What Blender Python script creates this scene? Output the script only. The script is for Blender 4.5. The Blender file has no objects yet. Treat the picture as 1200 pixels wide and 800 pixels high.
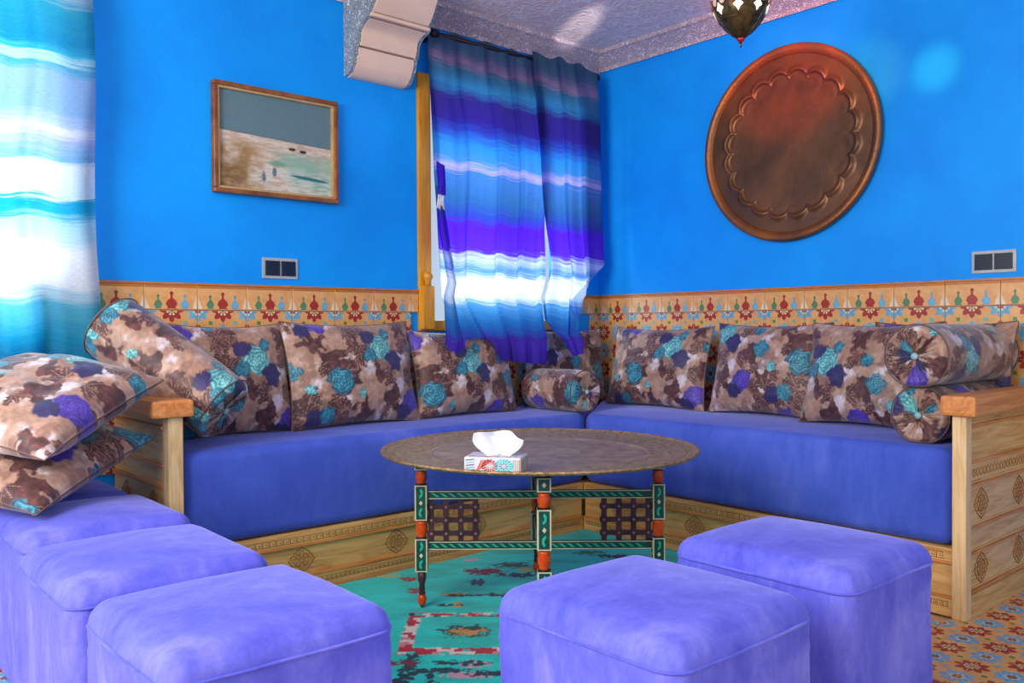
import bpy, bmesh, math, random
import numpy as np
from math import sin, cos, pi, radians as rad
from mathutils import Matrix, Vector
random.seed(4)
rng = np.random.default_rng(7)
SC = bpy.context.scene
COL = SC.collection

# ------------------------------------------------------------------ camera
cam_data = bpy.data.cameras.new('camera')
cam = bpy.data.objects.new('camera', cam_data)
COL.objects.link(cam)
YAW, PITCH, ROLL = 0.72100486, -0.01511834, -0.00548181
_f = Vector((sin(YAW)*cos(PITCH), cos(YAW)*cos(PITCH), sin(PITCH)))
_r = Vector((cos(YAW), -sin(YAW), 0))
_u = _r.cross(_f)
_r2 = _r*cos(ROLL) + _u*sin(ROLL)
_u2 = -_r*sin(ROLL) + _u*cos(ROLL)
mw = Matrix((_r2, _u2, -_f)).transposed().to_4x4()
mw.translation = (0, 0, 1)
cam.matrix_world = mw
cam_data.sensor_width = 36
cam_data.lens = 36*1008.5/1200
cam_data.clip_start = 0.02
SC.camera = cam

# ------------------------------------------------------------------ light
SC.view_settings.view_transform = 'Standard'
SC.view_settings.look = 'None'
SC.view_settings.gamma = 1
SC.view_settings.exposure = 0.0
w = bpy.data.worlds.new('sky'); SC.world = w; w.use_nodes = True
bg = w.node_tree.nodes['Background']
bg.inputs[0].default_value = (0.78, 0.88, 1.0, 1)
bg.inputs[1].default_value = 0.78


def area(name, loc, target, size, power, color=(1, 1, 1), size_y=None):
    d = bpy.data.lights.new(name, 'AREA')
    d.energy = power; d.color = color; d.size = size
    if size_y:
        d.shape = 'RECTANGLE'; d.size_y = size_y
    o = bpy.data.objects.new(name, d); COL.objects.link(o)
    o.location = loc
    o.rotation_euler = (Vector(target)-Vector(loc)).to_track_quat('-Z', 'Y').to_euler()
    return o


area('key_light_left', (-1.5, 1.6, 1.9), (1.9, 1.9, 0.4), 1.8, 130, (1, .97, .94), 1.5)  # added key lamp, standing in for light from unseen windows at left
area('fill_light_behind_viewer', (0.4, -1.6, 2.1), (2.6, 2.4, 1.2), 2.0, 30, (1, .96, .95), 1.4)  # added soft fill lamp behind the camera, no real source there
area('daylight_corner_window', (3.05, 4.35, 1.45), (3.05, 3.5, 1.5), 1.3, 44, (.90, .95, 1), 1.3)
area('daylight_side_window', (.45, 4.35, 1.45), (.45, 3.5, 1.5), 1.1, 36, (.95, .98, 1), 1.3)


# ------------------------------------------------------------------ helpers
def lin(c):
    c = np.asarray(c, float)
    if c.max() > 1.0: c = c/255.
    return np.where(c <= .04045, c/12.92, ((c+.055)/1.055)**2.4)


def L4(c): return tuple(float(x) for x in lin(c)) + (1.0,)


def new_mat(name):
    m = bpy.data.materials.new(name); m.use_nodes = True
    nt = m.node_tree
    return m, nt, nt.nodes['Principled BSDF']


def N(nt, t, **kw):
    n = nt.nodes.new(t)
    for k, v in kw.items(): setattr(n, k, v)
    return n


def coords(nt, scale=(1, 1, 1), kind='Object', rot=(0, 0, 0)):
    tc = N(nt, 'ShaderNodeTexCoord'); mp = N(nt, 'ShaderNodeMapping')
    mp.inputs['Scale'].default_value = scale
    mp.inputs['Rotation'].default_value = rot
    nt.links.new(tc.outputs[kind], mp.inputs['Vector'])
    return mp.outputs['Vector']


def noise(nt, vec, scale, detail=3, rough=.55, dist=0):
    n = N(nt, 'ShaderNodeTexNoise')
    n.inputs['Scale'].default_value = scale; n.inputs['Detail'].default_value = detail
    n.inputs['Roughness'].default_value = rough; n.inputs['Distortion'].default_value = dist
    nt.links.new(vec, n.inputs['Vector'])
    return n.outputs['Fac']


def ramp(nt, fac, stops, interp='LINEAR'):
    r = N(nt, 'ShaderNodeValToRGB'); r.color_ramp.interpolation = interp
    e = r.color_ramp.elements
    e[0].position = stops[0][0]; e[0].color = L4(stops[0][1])
    e[1].position = stops[-1][0]; e[1].color = L4(stops[-1][1])
    for p, c in stops[1:-1]:
        k = e.new(p); k.color = L4(c)
    nt.links.new(fac, r.inputs['Fac'])
    return r.outputs['Color']


def bump(nt, bs, h, strength=.3, dist=.01):
    b = N(nt, 'ShaderNodeBump')
    b.inputs['Strength'].default_value = strength; b.inputs['Distance'].default_value = dist
    nt.links.new(h, b.inputs['Height']); nt.links.new(b.outputs['Normal'], bs.inputs['Normal'])


def simple(name, c, rough=.5, metal=0, c2=None, sc=20, bmp=0, spec=None, bscale=None):
    m, nt, b = new_mat(name)
    v = coords(nt)
    n = noise(nt, v, sc, 4)
    if c2 is None: c2 = tuple(max(0, x*.86) for x in c)
    nt.links.new(ramp(nt, n, [(.3, c2), (.7, c)]), b.inputs['Base Color'])
    b.inputs['Roughness'].default_value = rough; b.inputs['Metallic'].default_value = metal
    if spec is not None: b.inputs['Specular IOR Level'].default_value = spec
    if bmp:
        h = noise(nt, v, bscale or sc*3, 3); bump(nt, b, h, bmp, .004)
    return m


class MB:
    """collects polygons with material slots, built as one mesh"""
    def __init__(s): s.v = []; s.f = []; s.m = []; s.smooth = []

    def add(s, vs, fs, mi=0, sm=False):
        b = len(s.v); s.v += [tuple(v) for v in vs]
        for f in fs:
            s.f.append([b+i for i in f]); s.m.append(mi); s.smooth.append(sm)

    def box(s, x0, x1, y0, y1, z0, z1, mi=0, mat=None):
        vs = [Vector((x, y, z)) for x in (x0, x1) for y in (y0, y1) for z in (z0, z1)]
        if mat is not None: vs = [mat @ v for v in vs]
        s.add(vs, [(0, 1, 3, 2), (4, 6, 7, 5), (0, 4, 5, 1), (2, 3, 7, 6), (0, 2, 6, 4), (1, 5, 7, 3)], mi)

    def lathe(s, prof, seg=24, mi=0, c=(0, 0, 0), axis='z', sm=True):
        vs = []; fs = []
        for r, z in prof:
            for k in range(seg):
                a = 2*pi*k/seg
                p = (r*cos(a), r*sin(a), z)
                if axis == 'x': p = (z, r*cos(a), r*sin(a))
                if axis == 'y': p = (r*cos(a), z, r*sin(a))
                vs.append((p[0]+c[0], p[1]+c[1], p[2]+c[2]))
        for j in range(len(prof)-1):
            for k in range(seg):
                k2 = (k+1) % seg
                fs.append((j*seg+k, j*seg+k2, (j+1)*seg+k2, (j+1)*seg+k))
        fs.append(tuple(range(seg))[::-1]); n = len(prof)-1
        fs.append(tuple(n*seg+k for k in range(seg)))
        s.add(vs, fs, mi, sm)

    def tube(s, pts, r, seg=6, closed=False, mi=0, sm=True):
        pts = [Vector(p) for p in pts]; n = len(pts); vs = []; fs = []
        prev = None
        for i, p in enumerate(pts):
            a = pts[(i-1) % n] if closed else pts[max(i-1, 0)]
            b = pts[(i+1) % n] if closed else pts[min(i+1, n-1)]
            t = (b-a).normalized()
            if prev is None:
                u = t.cross(Vector((0, 0, 1)))
                if u.length < .1: u = t.cross(Vector((1, 0, 0)))
            else:
                u = prev - t*prev.dot(t)
            u.normalize(); prev = u; v = t.cross(u)
            rr = r[i] if isinstance(r, (list, tuple)) else r
            for k in range(seg):
                an = 2*pi*k/seg
                vs.append(p + u*cos(an)*rr + v*sin(an)*rr)
        for i in range(n if closed else n-1):
            i2 = (i+1) % n
            for k in range(seg):
                k2 = (k+1) % seg
                fs.append((i*seg+k, i*seg+k2, i2*seg+k2, i2*seg+k))
        if not closed:
            fs.append(tuple(range(seg))[::-1]); fs.append(tuple((n-1)*seg+k for k in range(seg)))
        s.add(vs, fs, mi, sm)

    def prism(s, poly, axis, a0, a1, mi=0, sm=False):
        """poly: 2D points; extruded along axis from a0 to a1"""
        def P(p, a):
            if axis == 'x': return (a, p[0], p[1])
            if axis == 'y': return (p[0], a, p[1])
            return (p[0], p[1], a)
        n = len(poly)
        vs = [P(p, a0) for p in poly]+[P(p, a1) for p in poly]
        s.add(vs, [(i, (i+1) % n, n+(i+1) % n, n+i) for i in range(n)], mi, sm)
        s.add(vs, [tuple(range(n))[::-1], tuple(range(n, 2*n))], mi)

    def mesh(s, name, mats):
        me = bpy.data.meshes.new(name)
        me.from_pydata(s.v, [], s.f)
        for m in mats: me.materials.append(m)
        me.polygons.foreach_set('material_index', s.m)
        me.polygons.foreach_set('use_smooth', s.smooth)
        me.update()
        bm = bmesh.new(); bm.from_mesh(me)
        bmesh.ops.recalc_face_normals(bm, faces=bm.faces); bm.to_mesh(me); bm.free()
        return me

    def build(s, name, mats, parent=None, bevel=0, bseg=2, **kw):
        if not isinstance(mats, (list, tuple)): mats = [mats]
        me = s.mesh(name, mats)
        if bevel:
            bm = bmesh.new(); bm.from_mesh(me)
            ed = [e for e in bm.edges if len(e.link_faces) == 2 and e.calc_face_angle(0) > .6]
            bmesh.ops.bevel(bm, geom=ed, offset=bevel, segments=bseg, affect='EDGES', profile=.6, clamp_overlap=True)
            bm.to_mesh(me); bm.free()
        return link(name, me, parent, **kw)


def link(name, me, parent=None, loc=None, rot=None):
    o = bpy.data.objects.new(name, me); COL.objects.link(o)
    if parent is not None: o.parent = parent
    if loc is not None: o.location = loc
    if rot is not None: o.rotation_euler = rot
    return o


def tag(o, label=None, cat=None, group=None, kind=None):
    if label: o['label'] = label
    if cat: o['category'] = cat
    if group: o['group'] = group
    if kind: o['kind'] = kind
    return o


def thing(name, loc, label, cat, group=None, rotz=0):
    o = bpy.data.objects.new(name, None); COL.objects.link(o)
    o.empty_display_size = .05
    o.location = loc; o.rotation_euler = (0, 0, rotz)
    return tag(o, label, cat, group)


def struct(o): o['kind'] = 'structure'; return o


def grid_obj(name, P, mats, parent=None, col=None, closed_u=False, closed_v=False, loc=None, rot=None, matrix=None):
    """P: (nu,nv,3) array -> smooth quad grid"""
    nu, nv = P.shape[:2]
    idx = np.arange(nu*nv).reshape(nu, nv)
    iu = np.arange(nu if closed_u else nu-1); iv = np.arange(nv if closed_v else nv-1)
    A, B = np.meshgrid(iu, iv, indexing='ij')
    A2 = (A+1) % nu; B2 = (B+1) % nv
    F = np.stack([idx[A, B], idx[A2, B], idx[A2, B2], idx[A, B2]], -1).reshape(-1, 4)
    return raw_mesh(name, P.reshape(-1, 3), F, mats, parent, None if col is None else col.reshape(-1, 3), loc, rot, matrix)


def raw_mesh(name, V, F, mats, parent=None, col=None, loc=None, rot=None, matrix=None):
    me = bpy.data.meshes.new(name)
    me.vertices.add(len(V)); me.vertices.foreach_set('co', np.ascontiguousarray(V, dtype=np.float32).ravel())
    me.loops.add(F.size); me.loops.foreach_set('vertex_index', F.astype(np.int32).ravel())
    me.polygons.add(len(F)); me.polygons.foreach_set('loop_start', np.arange(0, F.size, 4, dtype=np.int32))
    me.polygons.foreach_set('use_smooth', np.ones(len(F), bool))
    me.update(calc_edges=True); me.validate()
    if not isinstance(mats, (list, tuple)): mats = [mats]
    for m in mats: me.materials.append(m)
    if col is not None:
        a = me.color_attributes.new('Print', 'FLOAT_COLOR', 'POINT')
        c4 = np.ones((len(V), 4), np.float32); c4[:, :3] = lin(np.clip(col, 0, 1)*255.0001)
        a.data.foreach_set('color', c4.ravel())
    o = bpy.data.objects.new(name, me); COL.objects.link(o)
    if parent is not None: o.parent = parent
    if matrix is not None: o.matrix_world = matrix
    if loc is not None: o.location = loc
    if rot is not None: o.rotation_euler = rot
    return o


# smooth value noise in numpy -------------------------------------------------
def vnoise(x, y, seed=0):
    xi = np.floor(x).astype(int); yi = np.floor(y).astype(int); fx = x-xi; fy = y-yi
    fx = fx*fx*(3-2*fx); fy = fy*fy*(3-2*fy)

    def h(a, b):
        n = (a*374761393 + b*668265263 + seed*1274126177) & 0x7fffffff
        n = ((n ^ (n >> 13))*1103515245 + 12345) & 0x7fffffff
        return ((n ^ (n >> 16)) & 0xffff)/65535.
    return (h(xi, yi)*(1-fx)+h(xi+1, yi)*fx)*(1-fy)+(h(xi, yi+1)*(1-fx)+h(xi+1, yi+1)*fx)*fy


def fbm(x, y, seed=0, o=4):
    s = 0; a = .5
    for k in range(o):
        s = s+a*vnoise(x*2**k, y*2**k, seed+k*17); a *= .5
    return s/(1-.5**o)


# ------------------------------------------------------------------ materials
def plaster(name, c1, c2, bs=60, strength=.25):
    m, nt, b = new_mat(name)
    v = coords(nt)
    n = noise(nt, v, 2.2, 5, .6)
    nt.links.new(ramp(nt, n, [(.3, c1), (.7, c2)]), b.inputs['Base Color'])
    b.inputs['Roughness'].default_value = .6
    b.inputs['Specular IOR Level'].default_value = .25
    bump(nt, b, noise(nt, v, bs, 4), strength, .004)
    return m


M_wall = plaster('blue_plaster', (0, 138, 236), (0, 156, 250))
M_out = simple('outer_plaster', (225, 228, 232), .8)


def carved(name, c1, c2, scale, strength=.9):
    m, nt, b = new_mat(name)
    v = coords(nt)
    vo = N(nt, 'ShaderNodeTexVoronoi', feature='SMOOTH_F1'); vo.inputs['Scale'].default_value = scale
    nd = N(nt, 'ShaderNodeTexNoise'); nd.inputs['Scale'].default_value = scale*.35
    mx = N(nt, 'ShaderNodeMixRGB', blend_type='ADD'); mx.inputs[0].default_value = .25
    nt.links.new(v, nd.inputs['Vector']); nt.links.new(v, mx.inputs[1]); nt.links.new(nd.outputs['Color'], mx.inputs[2])
    nt.links.new(mx.outputs[0], vo.inputs['Vector'])
    wv = N(nt, 'ShaderNodeMath', operation='SINE'); ml = N(nt, 'ShaderNodeMath', operation='MULTIPLY'); ml.inputs[1].default_value = 18
    nt.links.new(vo.outputs['Distance'], ml.inputs[0]); nt.links.new(ml.outputs[0], wv.inputs[0])
    nt.links.new(ramp(nt, wv.outputs[0], [(.1, c1), (.7, c2)]), b.inputs['Base Color'])
    b.inputs['Roughness'].default_value = .7
    bump(nt, b, wv.outputs[0], strength, .006)
    return m


M_ceil = carved('carved_ceiling_plaster', (244, 214, 204), (255, 236, 230), 22, .3)
M_corn = carved('carved_cornice_plaster', (196, 172, 186), (232, 214, 222), 42, .7)
M_lace = carved('carved_lace_plaster', (140, 165, 180), (235, 235, 240), 55, .9)
M_corbel = plaster('cream_plaster', (226, 192, 172), (238, 210, 192), 20, .1)


def wood(name, c1, c2, c3, axis='x', rough=.5):
    m, nt, b = new_mat(name)
    sc = {'x': (1.2, 14, 14), 'y': (14, 1.2, 14), 'z': (14, 14, 1.2)}[axis]
    v = coords(nt, sc)
    n = noise(nt, v, 2.4, 5, .6, 1.2)
    nt.links.new(ramp(nt, n, [(.28, c1), (.5, c2), (.72, c3)]), b.inputs['Base Color'])
    b.inputs['Roughness'].default_value = rough
    bump(nt, b, n, .15, .003)
    return m


M_wx = wood('honey_wood', (178, 124, 62), (212, 164, 96), (226, 186, 124), 'x')
M_wy = wood('honey_wood_cross', (178, 124, 62), (212, 164, 96), (226, 186, 124), 'y')
M_wz = wood('honey_wood_upright', (190, 150, 92), (222, 186, 132), (232, 204, 158), 'z')
M_wd = wood('orange_wood', (170, 96, 38), (204, 128, 62), (220, 154, 88), 'x')
M_wdy = wood('orange_wood_cross', (170, 96, 38), (204, 128, 62), (220, 154, 88), 'y')
M_carve = simple('carved_wood_lines', (164, 110, 56), .6, c2=(140, 88, 42))
M_yellow = wood('yellow_varnished_wood', (186, 118, 16), (214, 144, 26), (228, 164, 44), 'z', .35)


def velvet(name, dark, base, light, nap=2.2):
    m, nt, b = new_mat(name)
    v = coords(nt)
    n = noise(nt, coords(nt, (1, 1.6, 1)), nap, 5, .62, .8)
    n2 = noise(nt, coords(nt, (2, 2, .8)), nap*6, 4, .7)
    ad = N(nt, 'ShaderNodeMath', operation='MULTIPLY_ADD'); ad.inputs[1].default_value = .35
    nt.links.new(n2, ad.inputs[0]); nt.links.new(n, ad.inputs[2])
    nt.links.new(ramp(nt, ad.outputs[0], [(.46, dark), (.68, base), (.92, light)]), b.inputs['Base Color'])
    b.inputs['Roughness'].default_value = .85
    b.inputs['Specular IOR Level'].default_value = .2
    b.inputs['Sheen Weight'].default_value = .5
    b.inputs['Sheen Roughness'].default_value = .35
    b.inputs['Sheen Tint'].default_value = L4((190, 190, 255))
    bump(nt, b, n2, .35, .006)
    return m


M_velvet = velvet('periwinkle_velvet', (70, 76, 192), (98, 101, 214), (138, 138, 232))
M_velvet2 = velvet('blue_violet_velvet', (56, 78, 176), (70, 94, 196), (98, 116, 212), 1.4)


def printed(name, rough=.7, sheen=.2, fine=260, bstr=.25, metal=0):
    m, nt, b = new_mat(name)
    a = N(nt, 'ShaderNodeVertexColor', layer_name='Print')
    v = coords(nt); n = noise(nt, v, fine, 2)
    mx = N(nt, 'ShaderNodeMixRGB', blend_type='MULTIPLY'); mx.inputs[0].default_value = .35
    nt.links.new(a.outputs['Color'], mx.inputs[1])
    nt.links.new(ramp(nt, n, [(.3, (205, 205, 205)), (.6, (255, 255, 255))]), mx.inputs[2])
    nt.links.new(mx.outputs[0], b.inputs['Base Color'])
    b.inputs['Roughness'].default_value = rough
    b.inputs['Sheen Weight'].default_value = sheen
    bump(nt, b, n, bstr, .002)
    return m


M_floral = printed('floral_velour_fabric', .55, .25, 300, .15)
M_rug = printed('woven_rug_pile', .95, .1, 220, .8)
M_canvas = printed('painted_canvas', .5, 0, 200, .2)

M_brass = simple('aged_brass', (182, 152, 116), .42, .45, c2=(122, 98, 74), sc=16, bmp=.35, bscale=70)
M_brass_rim = simple('chased_brass_rim', (186, 152, 106), .42, .45, c2=(108, 84, 58), sc=60, bmp=.9, bscale=150)
M_copper = simple('aged_copper', (124, 80, 48), .38, .5, c2=(84, 58, 40), sc=5, bmp=.3, bscale=40)
M_copper_rim = simple('aged_copper_rim', (172, 100, 48), .38, .6, c2=(104, 72, 52), sc=5, bmp=.6, bscale=90)
M_dwood = simple('dark_turned_wood', (74, 44, 44), .35, c2=(46, 26, 30))
M_orange = simple('orange_lacquer', (214, 84, 18), .25, c2=(180, 56, 10), sc=30)
M_green = simple('dark_green_paint', (10, 78, 66), .4, c2=(4, 50, 46), sc=40)
M_leaf = simple('jade_green_paint', (40, 176, 140), .4)
M_cream = simple('cream_paint', (206, 200, 160), .45)
M_black = simple('black_glossy_plastic', (24, 28, 46), .2)
M_grey = simple('satin_grey_plastic', (176, 182, 186), .35)
M_white = simple('white_paper', (226, 228, 236), .8, c2=(212, 216, 228))
M_iron = simple('black_iron', (34, 26, 40), .5, .3)
M_lantern = simple('dark_antique_brass', (112, 92, 52), .4, .8, c2=(52, 42, 34), sc=40, bmp=.5, bscale=120)
M_redbead = simple('red_glass_bead', (170, 14, 24), .15)
M_redmetal = simple('red_lit_metal', (168, 40, 44), .4, .3)  # red glow on the lantern rings put into their colour


def emis(name, c, s):
    m, nt, b = new_mat(name)
    b.inputs['Base Color'].default_value = L4(c)
    v = coords(nt); n = noise(nt, v, 60, 2)
    nt.links.new(ramp(nt, n, [(.2, tuple(x*.92 for x in c)), (.8, c)]), b.inputs['Emission Color'])
    b.inputs['Emission Strength'].default_value = s
    return m


M_glow = emis('lit_cream_glass', (255, 236, 205), 1.5)
M_glow2 = emis('dim_lit_glass', (190, 160, 150), .45)


def glassmat():
    m = bpy.data.materials.new('window_glass'); m.use_nodes = True; nt = m.node_tree
    for n in list(nt.nodes): nt.nodes.remove(n)
    o = N(nt, 'ShaderNodeOutputMaterial'); t = N(nt, 'ShaderNodeBsdfTransparent'); g = N(nt, 'ShaderNodeBsdfGlossy')
    g.inputs['Roughness'].default_value = .25; t.inputs[0].default_value = (.93, .97, 1, 1)
    mx = N(nt, 'ShaderNodeMixShader'); mx.inputs[0].default_value = .03
    nt.links.new(t.outputs[0], mx.inputs[1]); nt.links.new(g.outputs[0], mx.inputs[2]); nt.links.new(mx.outputs[0], o.inputs[0])
    return m


M_glass = glassmat()


def curtain_mat(name, z0, z1, stops, transl=.55, streak=90):
    """sheer striped cloth: colour follows woven bands across the drop (UV v carries the cloth's own drop)"""
    m = bpy.data.materials.new(name); m.use_nodes = True; nt = m.node_tree
    b = nt.nodes['Principled BSDF']; out = nt.nodes['Material Output']
    uv = N(nt, 'ShaderNodeUVMap'); sp = N(nt, 'ShaderNodeSeparateXYZ'); nt.links.new(uv.outputs[0], sp.inputs[0])
    mp = N(nt, 'ShaderNodeMapping'); mp.inputs['Scale'].default_value = (3.0, streak, 1); nt.links.new(uv.outputs[0], mp.inputs[0])
    nz = noise(nt, mp.outputs[0], 1.0, 3, .7)
    ma = N(nt, 'ShaderNodeMath', operation='MULTIPLY_ADD'); ma.inputs[1].default_value = .07
    sb = N(nt, 'ShaderNodeMath', operation='SUBTRACT'); sb.inputs[1].default_value = .5
    nt.links.new(nz, sb.inputs[0]); nt.links.new(sb.outputs[0], ma.inputs[0]); nt.links.new(sp.outputs[1], ma.inputs[2])
    st = [((z1-z)/(z1-z0), c) for z, c in stops]
    col = ramp(nt, ma.outputs[0], st)
    # warp/weft fine threads
    mp2 = N(nt, 'ShaderNodeMapping'); mp2.inputs['Scale'].default_value = (60, 420, 1); nt.links.new(uv.outputs[0], mp2.inputs[0])
    n2 = noise(nt, mp2.outputs[0], 1.0, 2)
    mx = N(nt, 'ShaderNodeMixRGB', blend_type='MULTIPLY'); mx.inputs[0].default_value = .3
    nt.links.new(col, mx.inputs[1]); nt.links.new(ramp(nt, n2, [(.3, (190, 190, 190)), (.6, (255, 255, 255))]), mx.inputs[2])
    nt.links.new(mx.outputs[0], b.inputs['Base Color']); b.inputs['Roughness'].default_value = .8
    tr = N(nt, 'ShaderNodeBsdfTranslucent'); nt.links.new(mx.outputs[0], tr.inputs['Color'])
    ms = N(nt, 'ShaderNodeMixShader'); ms.inputs[0].default_value = transl
    nt.links.new(b.outputs[0], ms.inputs[1]); nt.links.new(tr.outputs[0], ms.inputs[2]); nt.links.new(ms.outputs[0], out.inputs[0])
    return m


# ------------------------------------------------------------------ setting
XW, YW = 3.83, 3.56
X0, Y0 = -1.3, -1.2
CZ = 2.615
S = 0.2145
# floor slab
b = MB(); b.box(X0, XW+.2, Y0, YW+.2, -.12, -.010)
M_grout = simple('beige_floor_bed', (206, 170, 128), .6, c2=(196, 156, 112))
floor = struct(b.build('floor', M_grout))
b = MB(); b.box(X0, XW+.2, Y0, YW+.2, CZ, CZ+.12)
ceiling = struct(b.build('ceiling', M_ceil))
# left wall with two window openings
W2 = (2.50, 3.62, 1.0, 2.285)
W1 = (-.15, .90, .95, 2.30)
b = MB(); yy = (YW, YW+.22)
for x0, x1, z0, z1 in ((X0, W1[0], 0, CZ), (W1[0], W1[1], 0, W1[2]), (W1[0], W1[1], W1[3], CZ), (W1[1], W2[0], 0, CZ),
                       (W2[0], W2[1], 0, W2[2]), (W2[0], W2[1], W2[3], CZ), (W2[1], XW, 0, CZ)):
    b.box(x0, x1, *yy, z0, z1)
wall_left = struct(b.build('wall_left', M_wall))
b = MB(); b.box(XW, XW+.2, Y0, YW+.22, 0, CZ)
wall_right = struct(b.build('wall_right', M_wall))
# cornices
prof = [(0, 2.53), (.012, 2.525), (.02, 2.545), (.095, 2.592), (.115, 2.597), (.12, CZ), (0, CZ)]
b = MB(); b.prism([(YW-p, z) for p, z in prof], 'x', X0, XW)
struct(b.build('trim_1', M_corn))
b = MB(); b.prism([(XW-p, z) for p, z in prof], 'y', Y0, YW-.0)
struct(b.build('trim_2', M_corn))

# ---- patterned tiles: flat inlays clipped to each tile's own square
TC = [simple('tile_orange_glaze', (222, 170, 108), .35, c2=(212, 148, 84), sc=30),
      simple('tile_red_glaze', (172, 48, 30), .35, c2=(148, 38, 26), sc=60),
      simple('tile_blue_glaze', (116, 182, 206), .35, c2=(76, 150, 186), sc=60),
      simple('tile_white_glaze', (232, 218, 190), .35),
      simple('tile_green_glaze', (84, 140, 96), .35),
      simple('tile_yellow_glaze', (226, 178, 84), .35),
      simple('tile_edge_glaze', (196, 116, 44), .35)]


def clip(poly, x0, x1, y0, y1):
    for ax, lim, sg in ((0, x0, 1), (0, x1, -1), (1, y0, 1), (1, y1, -1)):
        out = []
        for i in range(len(poly)):
            a, c = poly[i-1], poly[i]
            da, dc = (a[ax]-lim)*sg, (c[ax]-lim)*sg
            if (da >= 0) != (dc >= 0):
                t = da/(da-dc); out.append((a[0]+(c[0]-a[0])*t, a[1]+(c[1]-a[1])*t))
            if dc >= 0: out.append(c)
        poly = out
        if len(poly) < 3: return []
    return poly


def ngon(cx, cy, r, n, a0=0, ry=None):
    return [(cx+r*cos(a0+2*pi*k/n), cy+(ry or r)*sin(a0+2*pi*k/n)) for k in range(n)]


def flower(cx, cy, red):
    out = []
    for k in range(8):
        a = 2*pi*k/8
        u = (cos(a), sin(a)); v = (-u[1], u[0])
        pts = [(.012, -.004), (.028, -.0125), (.043, -.009), (.051, 0), (.043, .009), (.028, .0125), (.012, .004)]
        out.append(([(cx+u[0]*p+v[0]*q, cy+u[1]*p+v[1]*q) for p, q in pts], 1 if red else 2, 1))
        p = .0185
        out.append((ngon(cx+cos(a+.39)*p, cy+sin(a+.39)*p, .0055, 4, a), 3, 2))
    out.append((ngon(cx, cy, .0135, 8), 5 if red else 1, 2))
    out.append((ngon(cx, cy, .008, 6), 4, 3))
    return out


def pattern_field(S):
    H = S/2; out = []
    for i in range(3):
        for j in range(3):
            out += flower(i*H, j*H, (i+j) % 2 == 1)
    for i in range(2):
        for j in range(2):
            cx, cy = H*(i+.5), H*(j+.5)
            out.append((ngon(cx, cy, .019, 4, 0), 5, 1))
            out.append((ngon(cx, cy, .011, 4, pi/4), 4 if (i+j) % 2 else 2, 2))
    return out


def bottle(cx, z0, kind):
    c = {0: 4, 1: 1, 2: 2, 3: 3}[kind]
    w, h = [(.017, .058), (.024, .070), (.018, .058), (.021, .070)][kind]
    if kind == 3:
        return [([(cx-w, z0), (cx-w*.2, z0), (cx-w*.25, z0+h*.75)], c, 1), ([(cx-w*.1, z0), (cx+w, z0), (cx+w*.2, z0+h*.55), (cx-.001, z0+h)], c, 1)]
    return [([(cx-w*.85, z0), (cx+w*.85, z0), (cx+w*.6, z0+h*.09), (cx-w*.6, z0+h*.09)], c, 1),
            ([(cx-w*.6, z0+h*.08), (cx+w*.6, z0+h*.08), (cx+w, z0+h*.26), (cx+w*.75, z0+h*.46), (cx+w*.25, z0+h*.6), (cx-w*.25, z0+h*.6), (cx-w*.75, z0+h*.46), (cx-w, z0+h*.26)], c, 1),
            ([(cx-w*.2, z0+h*.55), (cx+w*.2, z0+h*.55), (cx+w*.2, z0+h*.9), (cx-w*.2, z0+h*.9)], c, 1),
            ([(cx-w*.4, z0+h*.84), (cx+w*.4, z0+h*.84), (cx+w*.15, z0+h), (cx-w*.15, z0+h)], c, 1)]


def pattern_border(S, H):
    q = S/4; out = []
    for k in range(-1, 6):
        out += bottle(q*k+S/2-q*1+0, .006, k % 4)   # kind 1 (red) sits in the middle of the tile
    out.append(([(0, H-.013), (S, H-.013), (S, H), (0, H)], 6, 1))
    out.append(([(0, 0), (S, 0), (S, .004), (0, .004)], 6, 1))
    return out


def tile_mesh(pat, u0, u1, v0, v1, th, orient):
    """orient maps (u, v, depth) to local xyz; depth grows out of the surface"""
    g = .0009; b = MB()
    m = [(u0+g, v0+g), (u1-g, v0+g), (u1-g, v1-g), (u0+g, v1-g)]; e = .0012
    mi = [(u0+g+e, v0+g+e), (u1-g-e, v0+g+e), (u1-g-e, v1-g-e), (u0+g+e, v1-g-e)]
    vs = [orient(*p, 0) for p in m]+[orient(*p, th-.001) for p in m]+[orient(*p, th) for p in mi]
    b.add(vs, [(i, (i+1) % 4, 4+(i+1) % 4, 4+i) for i in range(4)]+[(4+i, 4+(i+1) % 4, 8+(i+1) % 4, 8+i) for i in range(4)]+[(8, 9, 10, 11), (3, 2, 1, 0)], 0)
    for poly, c, lay in pat:
        q = clip(poly, u0+g+e, u1-g-e, v0+g+e, v1-g-e)
        if len(q) >= 3:
            b.add([orient(*p, th+.0003*lay) for p in q], [tuple(range(len(q)))], c)
    me = bpy.data.meshes.new('tile'); me.from_pydata(b.v, [], b.f)
    for mm in TC: me.materials.append(mm)
    me.polygons.foreach_set('material_index', b.m); me.update()
    # make inlay faces look outward
    o0 = Vector(orient(0, 0, 1))-Vector(orient(0, 0, 0))
    bm = bmesh.new(); bm.from_mesh(me)
    bmesh.ops.recalc_face_normals(bm, faces=[f for f in bm.faces if len(f.edges[0].link_faces) == 2])
    for f in bm.faces:
        f.normal_update()
        if abs(f.normal.dot(o0)) > .9 and f.material_index > 0 and f.normal.dot(o0) < 0: f.normal_flip()
    bm.to_mesh(me); bm.free()
    return me


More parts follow.
